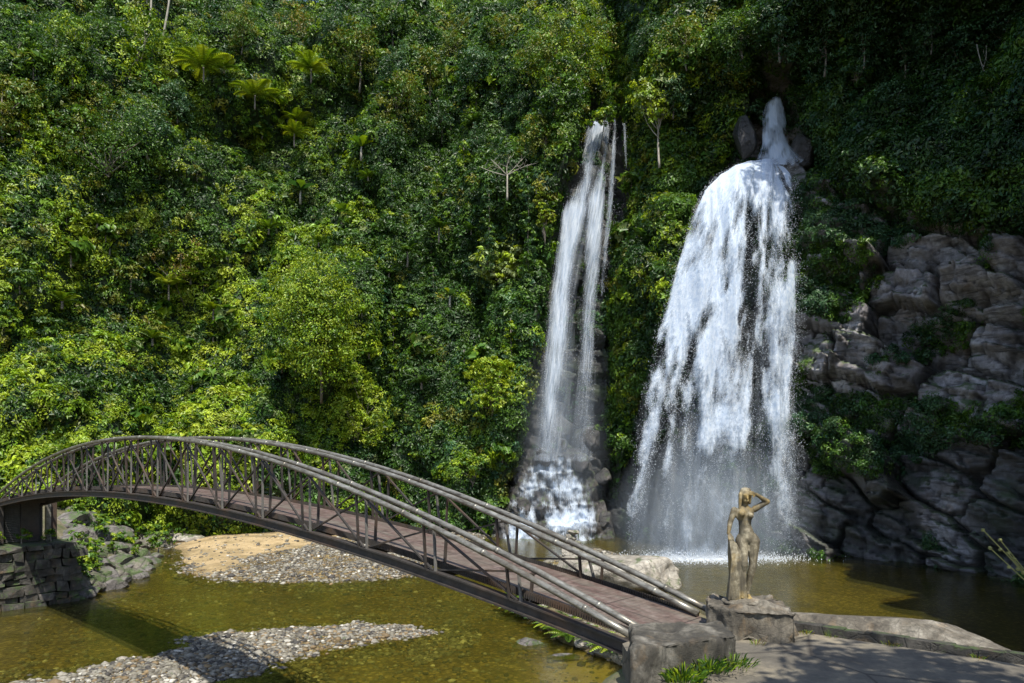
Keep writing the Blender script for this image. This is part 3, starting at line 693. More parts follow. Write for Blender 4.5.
def terrain_z(X, Y):
    z = np.full(X.shape, WZ-.22)
    z -= 1.1*sstep(2, 9, X)*sstep(22, 34, Y)                    # the pool is deeper
    z -= .5*sstep(-8, -16, X)*sstep(48, 34, Y)*sstep(20, 30, Y)
    nz = fbm(X/2.5, Y/2.5, o=4, seed=3)
    z += nz*.16
    wob = fbm(X/3, Y/3, o=3, seed=8)*1.2
    a = poly_sd(X, Y, barA)+wob; z = np.maximum(z, WZ-.34+.54*sstep(-2.5, 4, a)+.09*nz)
    s = poly_sd(X, Y, sandP)+wob; z = np.where(s > -1, np.maximum(z, WZ-.1+.5*sstep(-1, 4, s)), z)
    b = poly_sd(X, Y, barB)+wob*1.1+fbm(X/2.1+9, Y/1.6, o=3, seed=71)*1.5-.35; z = np.maximum(z, WZ-.3+.4*sstep(-1.8, 3.0, b)+.2*nz)
    c = poly_sd(X, Y, barC)+wob*.4; z = np.maximum(z, WZ-.25+.4*sstep(-.8, 2, c)+.05*nz)
    l = poly_sd(X, Y, leftbank)+wob*.5; z = np.maximum(z, WZ-.5+4.2*sstep(-.5, 9, l)+.5*nz*(l > 0))
    p = poly_sd(X, Y, spit)+wob*.2; z = np.maximum(z, WZ-.5+.95*sstep(-.4, 1.6, p)+.25*nz*(p > 0))
    q = poly_sd(X, Y, plaza); z = np.maximum(z, np.where(q > -7, -.35+np.minimum(0, q+.05)*1.15+nz*.3*(q < -.4), z))
    return z
TZ = terrain_z(TXg, TYg)
me = np_mesh('riverbed', np.stack([TXg, TYg, TZ], -1).reshape(-1, 3), grid_faces(*TXg.shape), smooth=True)
sandw = np.clip(sstep(-.5, 1.2, poly_sd(TXg, TYg, sandP)+fbm(TXg/1.5, TYg/1.5, o=3, seed=12)*1.5), 0, 1)
sandw = sandw*(.55+.45*sstep(-.2, .15, fbm(TXg/1.1, TYg/1.1, o=4, seed=99))); sandw = np.maximum(sandw, .8*sstep(2.2, .6, np.hypot((TXg-3)/1.6, (TYg-24.5)/2.0)))
attr(me, 'sand', sandw.ravel()); attr(me, 'earth', sstep(WZ+.25, WZ+.6, TZ).ravel()*(1-sandw.ravel()))
t = NT('riverbed'); co = t.coord()
vs = t.n('ShaderNodeTexVoronoi'); vs.inputs['Scale'].default_value = 5.5; t.l(co, vs.inputs['Vector'])
peb = t.ramp(vs.outputs['Color'], [(0., (.085, .074, .035)), (.5, (.21, .18, .1)), (1., (.37, .33, .21))])
peb = t.mix(t.ramp(vs.outputs['Distance'], [(.3, 0.), (.6, .75)]), peb, (.07, .05, .025))
big = t.ramp(t.noise(co, .35, 5, .6, .4), [(.35, (.5, .42, .25)), (.65, (1.15, 1.0, .7))]); peb = t.mix(1, peb, big, 'MULTIPLY')
sand = t.ramp(t.noise(co, 2.2, 8, .7), [(.3, (.27, .19, .09)), (.7, (.42, .32, .18))])
c = t.mix(t.attr('sand', 'Fac'), peb, sand)
ear = t.ramp(t.noise(co, 1.7, 8, .7), [(.35, (.05, .07, .02)), (.55, (.12, .1, .06)), (.7, (.2, .18, .14))])
c = t.mix(t.attr('earth', 'Fac'), c, ear); t.base(c); t.rough(.85)
t.bump(t.math('ADD', t.math('MULTIPLY', vs.outputs['Distance'], -.6), t.noise(co, 9, 5)), .7, .06)
tag(link('riverbed', me, t.m), kind='structure')

# water
t = NT('water'); co = t.coord((1, 1.6, 1))
h = t.math('ADD', t.math('MULTIPLY', t.noise(co, 1.0, 4, .5, .5), 1.0), t.math('MULTIPLY', t.noise(co, 4.5, 3, .5, .3), .3))
bmp = t.n('ShaderNodeBump'); bmp.inputs['Strength'].default_value = .3; bmp.inputs['Distance'].default_value = .08; t.l(h, bmp.inputs['Height'])
tr = t.n('ShaderNodeBsdfTransparent'); tr.inputs[0].default_value = (.66, .65, .3, 1)
df = t.n('ShaderNodeBsdfDiffuse')
dcol = t.ramp(t.noise(t.coord((.6, 1, 1)), .25, 5, .6, .6), [(.35, (.075, .072, .016)), (.65, (.132, .124, .027))]); t.l(dcol, df.inputs[0])
m1 = t.n('ShaderNodeMixShader'); t.l(t.ramp(t.attr('depth', 'Fac'), [(.1, .12), (.9, .8)]), m1.inputs[0]); t.l(tr.outputs[0], m1.inputs[1]); t.l(df.outputs[0], m1.inputs[2])
gl = t.n('ShaderNodeBsdfGlossy'); gl.inputs['Roughness'].default_value = .12; t.l(bmp.outputs[0], gl.inputs['Normal'])
fr = t.n('ShaderNodeFresnel'); fr.inputs[0].default_value = 1.33; t.l(bmp.outputs[0], fr.inputs['Normal'])
m2 = t.n('ShaderNodeMixShader'); t.l(fr.outputs[0], m2.inputs[0]); t.l(m1.outputs[0], m2.inputs[1]); t.l(gl.outputs[0], m2.inputs[2])
t.l(m2.outputs[0], t.out.inputs[0]); M['water'] = t.m
WX, WY = np.meshgrid(np.arange(-80, 45, .5), np.arange(8, 76, .5), indexing='ij')
dep = np.clip((WZ-terrain_z(WX, WY))/1.4, 0, 1)
me = np_mesh('water', np.stack([WX, WY, np.full(WX.shape, WZ)], -1).reshape(-1, 3), grid_faces(*WX.shape)); attr(me, 'depth', dep.ravel())
tag(link('water', me, M['water']), kind='structure')

# ------------------------------------------------------------------ stones
def rock_mesh(name, dims, seed, sub=3, rough=.18, cuts=9, freq=1.6):
    """a boulder: a ball cut by random planes and roughened"""
    bm = bmesh.new(); bmesh.ops.create_icosphere(bm, subdivisions=sub, radius=1.0)
    V = np.array([v.co[:] for v in bm.verts]); rr = np.random.RandomState(seed)
    for _ in range(cuts):
        n = rr.normal(size=3); n /= np.linalg.norm(n); d = rr.uniform(.55, .85); k = V@n-d; V = V-np.outer(np.clip(k, 0, None)*.92, n)
    nz = fbm(V[:, 0]*freq+seed, V[:, 1]*freq, V[:, 2]*freq, 4, seed)
    V = V*(1+rough*nz[:, None]*1.6)*np.array(dims)/2
    for v, c in zip(bm.verts, V): v.co = c
    me = bpy.data.meshes.new(name); bm.to_mesh(me); bm.free()
    me.polygons.foreach_set('use_smooth', [sub > 3]*len(me.polygons)); return me
def boulder(label, loc, dims, mat, seed, rz=0, group=None, sub=4, name='boulder', cat='boulder', rough=.16, tilt=0, cuts=9):
    o = link(name, rock_mesh(name, dims, seed, sub, rough, cuts), M[mat]); o.location = loc; o.rotation_euler = (0, tilt, rz)
    return tag(o, label, cat, group)
def ground_pt(px, py, dz=0):
    """where the ray through the pixel meets the terrain"""
    Y = np.arange(12, 75, .08); X = (px-512)/F*Y; Z = CAMZ-(py-HZ)/F*Y
    i = np.clip(((X+95)/.3+.5).astype(int), 0, TZ.shape[0]-1); j = np.clip(((Y+40)/.3+.5).astype(int), 0, TZ.shape[1]-1)
    hit = np.nonzero(Z <= np.maximum(TZ[i, j], WZ-.1))[0]; k = hit[0] if len(hit) else -1
    return Vector((X[k], Y[k], Z[k]+dz))
boulder('brown orange split boulder standing on the sand at the foot of the left bank', ground_pt(212, 533, 1.0), (3.6, 2.6, 2.6), 'brown_boulder', 4, .5, tilt=-.45)
boulder('rounded grey boulder behind the brown orange one', ground_pt(235, 528, 1.0), (3.2, 2.4, 2.4), 'boulder', 5, .2)
boulder('flat pale slab lying on the shore left of the brown orange boulder', ground_pt(180, 541, .2), (3.4, 2.0, .8), 'pale_boulder', 6, .3)
boulder('large flat-topped pale boulder seen through the right end of the bridge, beside the pool', ground_pt(622, 598, .75)+Vector((0, 1.8, 0)), (6.6, 4.6, 2.6), 'pale_boulder', 21, -.15, sub=5, rough=.1, cuts=12)
boulder('big grey block of the left bank under the middle of the bridge, with mossy top', ground_pt(135, 520, .6), (3.6, 2.8, 2.8), 'boulder', 8, .4)
boulder('dark block of the left bank nearest to the brown orange boulder', ground_pt(172, 516, .8), (3.4, 2.4, 3.0), 'boulder', 9, .1)
boulder('broad grey face of rock right of the stone abutment', ground_pt(115, 545, .5), (2.4, 2.0, 1.8), 'boulder', 10, .8)
protoS = [link('boulder', rock_mesh('boulder', (1, .85, .7), 30+i, 3, .14), M[m]) for i, m in enumerate(('boulder', 'bank_boulder', 'boulder', 'bank_boulder'))]
for o in protoS: tag(o, 'angular grey boulder piled on the left bank between the abutment and the sand', 'boulder', 'boulders of the left bank'); o.location = (0, 0, -200)
usedS = [False]*4
def put(protos, used, k, loc, rot, sc):
    o = protos[k]
    if used[k]: o = o.copy(); COL.objects.link(o)
    used[k] = True; o.location = loc; o.rotation_euler = rot; o.scale = sc; return o
for x, y in seed_spots(150, 70, 178, 506, 604, 5.5):
    if y > 605-(x-72)*.34-(max(0, x-140))*.9: continue
    g = ground_pt(x, y); s = random.uniform(.9, 2.2); put(protoS, usedS, random.randrange(4), g+Vector((0, 0, .05)), (random.uniform(-.3, .3), random.uniform(-.3, .3), random.uniform(0, 6)), (s*1.2, s, s*random.uniform(.7, 1)))
protoR = [link('boulder', rock_mesh('boulder', (1, .85, .7), 50+i, 3, .12), M[m]) for i, m in enumerate(('boulder', 'pale_boulder'))]
for o in protoR: tag(o, 'rough stone on the weedy shore under the right end of the bridge', 'stone', 'stones on the weedy shore under the bridge')
usedR = [False]*2
for x, y in ((528, 612), (545, 622), (560, 628), (575, 634), (590, 640), (602, 645), (612, 652), (622, 658), (632, 664), (585, 630), (600, 636), (615, 642), (628, 648), (555, 618), (570, 622), (540, 608), (640, 655), (650, 668)):
    g = ground_pt(x, y); s = random.uniform(.6, 1.3); put(protoR, usedR, random.randrange(2), g, (random.uniform(-.3, .3), 0, random.uniform(0, 6)), (s*1.3, s, s*.8))
boulder('larger of two dark stones in shallow water below the right end of the bridge', ground_pt(531, 646, 0), (1.6, 1.0, .6), 'boulder', 61, .2, name='stone', cat='stone')
boulder('flat dark stone just breaking the water over the pale sand, the smaller of two', ground_pt(562, 658, 0), (1.3, .6, .3), 'boulder', 62, .1, name='stone', cat='stone')
protoG = [link('river_stone', rock_mesh('river_stone', (.5, .42, .26), 70+i, 2, .1), M[m]) for i, m in enumerate(('pale_boulder', 'boulder', 'pale_boulder'))]
for o in protoG: tag(o, 'loose stone larger than the gravel it lies on, on the bars in the river', 'stone', 'larger stones on the gravel bars')
usedG = [False]*3
for i in range(90):
    if i < 55: x, y = random.uniform(20, 440), random.uniform(622, 682)
    else: x, y = random.uniform(250, 420), random.uniform(545, 584)
    X, Y = flat(x, y); a = np.array([X]); b = np.array([Y]); z = float(terrain_z(a, b)[0])
    if z < WZ-.02: continue
    s = random.uniform(.3, .9); put(protoG, usedG, random.randrange(3), (X, Y, z+.04), (0, random.uniform(-.2, .2), random.uniform(0, 6)), (s, s, s))

# gravel: nobody could count it
ico = bmesh.new(); bmesh.ops.create_icosphere(ico, subdivisions=1, radius=1.0); IV = np.array([v.co[:] for v in ico.verts]); IF = np.array([[v.index for v in f.verts] for f in ico.faces]); ico.free()
def gravel(name, label, poly, n, s0, s1, zmin, avoid=None, keep=None):
    P = np.array(poly); lo, hi = P.min(0)-1, P.max(0)+1; Xs = R.uniform(lo[0], hi[0], n*4); Ys = R.uniform(lo[1], hi[1], n*4)
    ok = (poly_sd(Xs, Ys, poly) > -1.2) & (Ys > 18) & (Ys < 66)
    if avoid is not None: ok &= (poly_sd(Xs, Ys, avoid)+fbm(Xs/1.2, Ys/1.2, o=3, seed=4)*3 < .4) | (R.rand(len(Xs)) < .06)
    zz = terrain_z(Xs, Ys); ok &= zz > zmin; ok &= R.rand(len(Xs)) < .35+.65*sstep(-.35, .1, fbm(Xs/2.2, Ys/2.2, o=3, seed=66))
    Xs, Ys, zz = Xs[ok][:n], Ys[ok][:n], zz[ok][:n]; n = len(Xs)
    sc = (s0+(s1-s0)*R.rand(n)**3.5)*np.where(R.rand(n) < .02, 1.6, 1); dims = sc[:, None]*np.stack([R.uniform(.8, 1.3, n), R.uniform(.6, 1, n), R.uniform(.35, .65, n)], 1)
    a = R.uniform(0, 6.28, n); ca, sa = np.cos(a), np.sin(a)
    V = IV[None]*dims[:, None]*(1+R.normal(size=(n, len(IV), 1))*.1)
    x = V[..., 0]*ca[:, None]-V[..., 1]*sa[:, None]; y = V[..., 0]*sa[:, None]+V[..., 1]*ca[:, None]
    V = np.stack([x+Xs[:, None], y+Ys[:, None], V[..., 2]+zz[:, None]+sc[:, None]*.15], -1)
    Fc = (IF[None]+(np.arange(n)*len(IV))[:, None, None]).reshape(-1, 3)
    pal = np.array([(.15, .137, .105), (.09, .08, .062), (.21, .195, .16), (.04, .036, .032), (.15, .105, .052), (.38, .36, .31)])
    c = pal[R.choice(6, n, p=[.26, .22, .18, .17, .12, .05])]*(1+R.normal(size=(n, 1))*.12)
    me = np_mesh(name, V.reshape(-1, 3), Fc); attr(me, 'Col', np.clip(np.repeat(c, len(IV), 0), .02, .8)); me.materials.append(M['pebble'])
    return tag(link(name, me), label, 'gravel', kind='stuff')
t = NT('pebble'); c = t.attr('Col'); n = t.noise(t.coord(), 9, 4); t.base(t.mix(.6, c, t.ramp(n, [(.3, .6), (.7, 1.3)]), 'MULTIPLY')); t.rough(.75); M['pebble'] = t.m
gravel('gravel', 'grey gravel on the far bar behind the bridge, beside the sand', barA, 26000, .03, .17, WZ-.22, sandP)
gravel('gravel', 'grey gravel on the near bar crossed by the shadow of the bridge', barB, 30000, .025, .14, WZ-.24)
gravel('gravel', 'pale gravel around the big boulder beside the pool', barC, 1800, .05, .2, WZ-.12)
gravel('gravel', 'scattered stones under the shallow golden water', [flat(*q) for q in ((60, 700), (60, 600), (250, 585), (640, 585), (640, 700))], 6000, .04, .15, WZ-.9)

# stone cairn seen between the rails
g = ground_pt(572, 556); t = tag(empty('stone_cairn', g), 'small cairn of stacked stones on the shore, seen through the far railing', 'cairn')
z = 0
for i, (s, hh) in enumerate(((1.5, .6), (1.1, .45), (.8, .4), (.9, .3))):
    o = link('stone', rock_mesh('stone', (s, s*.85, hh*1.3), 80+i, 3, .12), M['pale_boulder'], t); o.location = (.1*((i % 2)*2-1), 0, z+hh/2); z += hh

# ------------------------------------------------------------------ far abutment and pier
cross = Vector((.69, .724, 0)); along = Vector((-.724, .69, 0))
NE = Vector((1.73, 10.4, 0)); PL = 2.07; LB = 17.3*PL; BW = 1.9
FE = NE+along*LB
def stone_wall(name, label, origin, ux, L, z0, z1, depth, seed):
    """rough masonry wall of irregular blocks in one mesh"""
    mb = MB(); rr = random.Random(seed); un = Vector((0, 0, 1)).cross(ux); z = z0
    M3 = Matrix((ux, un, Vector((0, 0, 1)))).transposed()
    while z < z1-.05:
        hh = rr.uniform(.28, .5); hh = min(hh, z1-z); x = -rr.uniform(0, .3)
        while x < L:
            ww = rr.uniform(.35, .95); o = rr.uniform(-.1, .12)
            V = []
            for a in (-1, 1):
                for b in (-1, 1):
                    for c in (-1, 1):
                        V.append(origin+ux*(x+ww/2+a*(ww/2-.015)+rr.uniform(-.09, .09))+un*(b*(depth/2+(o*1.6 if b > 0 else o))+rr.uniform(-.07, .07))+Vector((0, 0, z+hh/2+c*(hh/2-.005)+rr.uniform(-.07, .07))))
            mb.add(V, [(0, 1, 3, 2), (4, 6, 7, 5), (0, 4, 5, 1), (2, 3, 7, 6), (0, 2, 6, 4), (1, 5, 7, 3)]); x += ww
        z += hh
    o = mb.build(name, M['abutment']); return tag(o, label, 'wall')
A0 = FE-cross*.55-along*.2
stone_wall('stone_abutment', 'dark rough stone abutment standing in the water under the left end of the bridge', A0-along*.4, cross, 3.3, -5.3, -1.95, 2.4, 3)
mS = NT('rusty_steel'); n = mS.noise(mS.coord(), 6, 8, .7); n2 = mS.noise(mS.coord(), 1.1, 5, .6)
mS.base(mS.mix(mS.ramp(n2, [(.48, 0.), (.66, .5)]), mS.ramp(n, [(.3, (.02, .018, .017)), (.7, (.06, .052, .046))]), (.1, .055, .03)))
mS.rough(.65); mS.bsdf.inputs['Metallic'].default_value = .3; mS.bump(n, .4, .01); M['steel'] = mS.m
mP = NT('painted_pipe'); co = mP.coord((1, 3, 3)); n = mP.noise(co, 3.5, 8, .75); n2 = mP.noise(mP.coord(), .9, 6, .7)
c = mP.ramp(n, [(.34, (.06, .05, .042)), (.46, (.17, .16, .135)), (.62, (.29, .28, .245)), (.8, (.5, .49, .45))])
mP.base(mP.mix(mP.ramp(n2, [(.5, 0.), (.66, .7)]), c, (.1, .08, .055))); mP.rough(.36); mP.bsdf.inputs['Metallic'].default_value = .45; mP.bump(n, .3, .006); M['pipe'] = mP.m
M['steel_grey'] = bark_mat('grey_steel', (.05, .048, .044), (.14, .13, .115))
pr = tag(empty('bridge_pier', A0+Vector((0, 0, -1.95))), 'dark steel pier with corrugated panels between stone abutment and the left end of the bridge', 'pier')
pr.rotation_euler = (0, 0, math.atan2(cross.y, cross.x))
for x, ww in ((.45, .8), (1.95, .75)):
    mb = MB(); mb.box((x, .5, 1.02), (ww, .9, 2.02)); mb.build('column', M['steel'], pr)
mb = MB()
for i in range(24):
    for x, wd in ((1.2, .72), (.01, .1), (2.42, .2)): mb.box((x, .3+.35*(x < 1), .06+i*.084), (wd, .12, .045))
mb.box((1.2, .5, 1.0), (2.7, .1, 2.0)); mb.build('corrugated_panel', M['steel_grey'], pr)
mb = MB(); mb.box((2.72, .2, 1.0), (.2, .3, 2.0)); mb.build('post', M['pipe'], pr)
mb = MB(); mb.box((3.0, .4, 1.0), (.26, .3, 2.0)); mb.build('post', M['steel'], pr)

# ------------------------------------------------------------------ the bridge
br = tag(empty('footbridge', NE, math.atan2(along.y, along.x)), 'arched steel footbridge with pipe handrails and brown deck crossing the river to the left bank', 'footbridge')
def zr(x): q = x/LB; return .08+2.85*4*q*(1-q)
def zd(x): q = x/LB; return .02+1.27*4*q*(1-q)
def zc(x): return zd(x)-.1
xs = np.linspace(-.15, LB+.15, 90)
mD = NT('deck_plate'); co = mD.coord()
n = mD.noise(co, 5, 8, .7); n2 = mD.noise(mD.coord((.5, 2, 1)), 1.1, 6, .7, .5)
c = mD.ramp(n, [(.32, (.042, .027, .022)), (.5, (.095, .06, .05)), (.68, (.17, .13, .115))])
c = mD.mix(mD.ramp(n2, [(.45, 0.), (.65, .6)]), c, (.13, .125, .1))
wv = mD.n('ShaderNodeTexWave'); wv.wave_type = 'BANDS'; wv.bands_direction = 'X'; wv.inputs['Scale'].default_value = 3.2; mD.l(co, wv.inputs[0])
sm = mD.n('ShaderNodeTexBrick'); sm.inputs['Scale'].default_value = 1.0; sm.inputs['Brick Width'].default_value = 1.2; sm.inputs['Row Height'].default_value = .93; sm.inputs['Mortar Size'].default_value = .012; sm.offset = 0
mD.l(co, sm.inputs['Vector']); mort = sm.outputs['Fac']
c = mD.mix(mort, c, (.035, .025, .022)); c = mD.mix(.35, c, mD.ramp(wv.outputs['Fac'], [(.1, .6), (.4, 1.)]), 'MULTIPLY')
mD.base(c); mD.rough(.6); mD.bump(mD.math('ADD', mD.math('MULTIPLY', wv.outputs['Fac'], .5), n), .35, .012)
V = []; Fc = []
for i, x in enumerate(xs):
    z = zd(x); V += [(x, -.13, z), (x, -BW+.13, z), (x, -BW+.13, z-.06), (x, -.13, z-.06)]
for i in range(len(xs)-1):
    for k in range(4): a = i*4+k; b = i*4+(k+1) % 4; Fc.append((a, b, b+4, a+4))
Fc += [(0, 3, 2, 1), tuple(4*(len(xs)-1)+k for k in range(4))]
mb = MB(); mb.add(V, Fc); mb.build('deck', mD.m, br)
# cross beams under the deck
for i in range(18):
    x = i*PL*.98+.2; mb = MB(); mb.box((x, -BW/2, zd(x)-.14), (.1, BW-.1, .14)); mb.build('cross_beam', M['steel'], br)
for side, y0, sg in (('near', 0, 1), ('far', -BW, -1)):
    # edge comb of corrugated decking
    mb = MB()
    V = []; Fc = []; n_ = 3000                            # a corrugated upstand: one continuous ribbed strip
    for i in range(n_):
        x = .05+i*LB*.985/n_; o_ = .022*(1 if i % 4 < 2 else -1); b = y0-sg*(.105+o_)
        V += [(x, b, zd(x)-.05), (x, b, zd(x)+.07), (x, b+sg*.012, zd(x)+.07), (x, b+sg*.012, zd(x)-.05)]
    for i in range(n_-1):
        for k in range(4): a = i*4+k; b = i*4+(k+1) % 4; Fc.append((a, b, b+4, a+4))
    mb.add(V, Fc); mb.build('deck_edge', M['steel'], br)
    # bottom chord: I-beam in short straight lengths
    mb = MB()
    for a, b in zip(xs[:-1:2], list(xs[2::2])+[xs[-1]]):
        for dz, wd, hh in ((0.0, .15, .03), (-.17, .15, .03), (-.085, .03, .15)):
            mb.bar((a, y0, zc(a)+dz), (b+.004, y0, zc(b)+dz), wd, hh)
    mb.build('bottom_chord', M['steel'], br)
    for off in (sg*.13, -sg*.2):                         # the two pipes of the handrail
        mb = MB(); px = np.linspace(0.02, LB-.02, 80); mb.tube([(x, y0+off, zr(x)) for x in px], .052, 12)
        for i in range(0, 18):
            x = .8+i*PL*1.02
            if x < LB-.3: mb.tube([(x-.03, y0+off, zr(x-.03)), (x+.03, y0+off, zr(x+.03))], .058, 12)
        mb.build('handrail', M['pipe'], br, True)
    for i in range(1, 17):                                # cleats that join the two pipes
        x = i*PL; mb = MB(); mb.bar((x, y0-sg*.2, zr(x)-.05), (x, y0+sg*.13, zr(x)-.05), .05, .03); mb.build('cleat', M['steel'], br)
    for i in range(1, 17):
        x = i*PL; xx = x+.02+.3*(side == 'near')
        mb = MB(); mb.bar((xx, y0+sg*.06, zc(xx)), (xx, y0+sg*.12, zr(xx)-.04), .045, .035); mb.build('post', M['steel'], br)
        xx = x+.02+.3*(side == 'far'); mb = MB(); mb.bar((xx, y0-sg*.11, zc(xx)), (xx, y0-sg*.17, zr(xx)-.04), .05, .035); mb.build('post', M['steel'], br)
        mb = MB(); mb.bar((x+.1, y0+sg*.02, zc(x+.1)), (x+.22, y0-sg*.04, zr(x+.22)-.04), .04, .04); mb.build('strut', M['steel_grey'], br)
    for i in range(1, 16):
        a, b = i*PL+.15, (i+1)*PL+.15
        mb = MB(); mb.bar((a, y0+sg*.045, zc(a)+.02), (b, y0+sg*.045, zr(b)-.06), .045, .03); mb.build('brace', M['steel'], br)
        mb = MB(); mb.bar((a, y0-sg*.045, zr(a)-.06), (b, y0-sg*.045, zc(b)+.02), .045, .03); mb.build('brace', M['steel'], br)

# ------------------------------------------------------------------ plaza, kerb, block, plinth
t = NT('paving'); co = t.coord(); n = t.noise(co, 1.2, 8, .7); n2 = t.noise(co, 12, 6, .7)
c = t.ramp(n, [(.3, (.05, .045, .037)), (.5, (.105, .093, .073)), (.7, (.23, .195, .135))]); c = t.mix(.6, c, t.ramp(n2, [(.3, .6), (.7, 1.25)]), 'MULTIPLY')
c = t.mix(t.ramp(t.noise(co, .8, 6, .75, .8), [(.56, 0.), (.66, .5)]), c, (.07, .06, .045))
ck = t.ramp(t.voro(t.mix(.12, co, t.n('ShaderNodeTexNoise').outputs['Color']), .55, 'DISTANCE_TO_EDGE'), [(0, 1.), (.012, 0.)]); c = t.mix(ck, c, (.03, .025, .02))
t.base(c); t.rough(.85); t.bump(t.math('ADD', n, t.math('MULTIPLY', n2, .5)), .5, .03)
PLZ = [(1.5, -30), (1.5, 10.2), (2.4, 11.15), (3.3, 11.7), (4.0, 10.95), (6.35, 9.15), (15, 2.5), (28, -15), (28, -30)]
bm = bmesh.new(); vs_ = [bm.verts.new((x, y, 0)) for x, y in PLZ]; f = bm.faces.new(vs_)
if f.normal.z < 0: f.normal_flip()
r_ = bmesh.ops.extrude_face_region(bm, geom=[f]); bmesh.ops.translate(bm, verts=[v for v in r_['geom'] if isinstance(v, bmesh.types.BMVert)], vec=(0, 0, -.5))
bmesh.ops.recalc_face_normals(bm, faces=bm.faces); me = bpy.data.meshes.new('plaza'); bm.to_mesh(me); bm.free(); tag(link('plaza', me, t.m), kind='structure')
mb = MB(); rr = random.Random(5)
kp = [Vector((4.05, 11.05, 0)), Vector((6.4, 9.25, 0)), Vector((15.1, 2.6, 0))]
for a, b in zip(kp[:-1], kp[1:]):
    n_ = int((b-a).length/.25)
    for i in range(n_):
        p0 = a.lerp(b, i/n_); p1 = a.lerp(b, (i+1)/n_); h = .11+rr.uniform(-.012, .012)
        mb.bar(p0+Vector((0, 0, h/2-.05)), p1+Vector((0, 0, h/2-.05)), .16+rr.uniform(-.02, .02), h+.1)
tag(mb.build('kerb', M['abutment']), 'low dark concrete kerb along the edge of the paving in front of the pool', 'kerb')
def slab(name, poly, z0, z1, mat, seed, label, cat, amp=.03):
    """rough block from an outline"""
    bm = bmesh.new(); vs2 = [bm.verts.new((x, y, z0)) for x, y in poly]; f = bm.faces.new(vs2)
    r2 = bmesh.ops.extrude_face_region(bm, geom=[f]); bmesh.ops.translate(bm, verts=[v for v in r2['geom'] if isinstance(v, bmesh.types.BMVert)], vec=(0, 0, z1-z0))
    bmesh.ops.recalc_face_normals(bm, faces=bm.faces)
    bmesh.ops.bevel(bm, geom=bm.edges[:], offset=.02, segments=1, affect='EDGES')
    bmesh.ops.triangulate(bm, faces=bm.faces)
    for _ in range(7):
        es = [e for e in bm.edges if e.calc_length() > .07]
        if not es: break
        bmesh.ops.subdivide_edges(bm, edges=es, cuts=1); bmesh.ops.triangulate(bm, faces=[f for f in bm.faces if len(f.verts) > 3])
    V = np.array([v.co[:] for v in bm.verts]); bm.normal_update(); Nn = np.array([v.normal[:] for v in bm.verts])
    k = fbm(V[:, 0]*3+seed, V[:, 1]*3, V[:, 2]*3, 5, seed)*amp*2.2
    V = V+Nn*k[:, None]
    for v, c in zip(bm.verts, V): v.co = c
    me = bpy.data.meshes.new(name); bm.to_mesh(me); bm.free(); me.polygons.foreach_set('use_smooth', [True]*len(me.polygons))
    o = link(name, me, M[mat]); return tag(o, label, cat) if label else o
slab('concrete_block', [(1.36, 8.35), (2.72, 9.0), (2.66, 9.6), (1.5, 9.6)], -.1, .43, 'concrete_old', 3, 'low weathered concrete block with weeds on its face at the near corner of the bridge', 'block', .045)
slab('stone_plinth', [(2.78, 10.75), (3.05, 10.35), (3.9, 10.2), (4.05, 10.9), (3.85, 11.5), (2.95, 11.5)], -.05, .42, 'plinth', 8, 'rough stone plinth carrying the statue of the standing woman', 'plinth', .1)
boulder('long low flat rock lying just beyond the kerb, right of the statue', (5.35, 11.25, -.2), (3.6, 1.5, .85), 'plinth', 91, -.62, sub=5, rough=.1)

# ------------------------------------------------------------------ statue
SX, SY, SZ = 3.42, 10.95, .47
st = tag(empty('statue', (SX, SY, SZ)), 'weathered stone statue of a standing nude woman with one hand raised to her head', 'statue')
U = .00325
def J(x, y, d=0): return np.array([(x-210)*U, d, (572-y)*U])
def capsule(bm, a, b, ra, rb, flat=1.0, n=14, m=9):
    a, b = Vector(a), Vector(b); d = b-a; L = max(d.length, 1e-5); z = d/L
    x = Vector((1, 0, 0)); x = (x-z*x.dot(z)); x = x.normalized() if x.length > .1 else Vector((1, 0, 0)); y = z.cross(x)
    rings = []
    for i in range(m+1):                       # lower cap, body, upper cap
        t = i/m; th = -math.pi/2+math.pi*t
        if th <= 0: c = a; r = ra
        else: c = b; r = rb
        rings.append((c+z*math.sin(th)*r, math.cos(th)*r))
    k = m//2+1; rings.insert(k, (b, rb)); rings.insert(k, (a, ra))
    vs_ = []
    for c, r in rings:
        vs_.append([bm.verts.new(c+x*math.cos(2*math.pi*q/n)*max(r, 1e-4)+y*math.sin(2*math.pi*q/n)*max(r, 1e-4)*flat) for q in range(n)])
    for i in range(len(vs_)-1):
        for q in range(n): q2 = (q+1) % n; bm.faces.new((vs_[i][q], vs_[i][q2], vs_[i+1][q2], vs_[i+1][q]))
    bm.faces.new(vs_[0][::-1]); bm.faces.new(vs_[-1])
def ball(bm, c, r):
    m = Matrix.Translation(Vector(c)) @ Matrix.Diagonal((*r, 1)); bmesh.ops.create_icosphere(bm, subdivisions=3, radius=1, matrix=m)
def fused(name, fn, mat, parent, vox=.009, smooth=4):
    """parts fused into one continuous surface"""
    bm = bmesh.new(); fn(bm); me = bpy.data.meshes.new(name); bm.to_mesh(me); bm.free()
    o = bpy.data.objects.new(name, me); COL.objects.link(o)
    r = o.modifiers.new('r', 'REMESH'); r.mode = 'VOXEL'; r.voxel_size = vox
    s = o.modifiers.new('s', 'SMOOTH'); s.iterations = smooth; s.factor = .5
    dg = bpy.context.evaluated_depsgraph_get(); me2 = bpy.data.meshes.new_from_object(o.evaluated_get(dg)); o.modifiers.clear(); o.data = me2
    me2.materials.clear(); me2.materials.append(mat); me2.polygons.foreach_set('use_smooth', [True]*len(me2.polygons)); o.parent = parent; return o
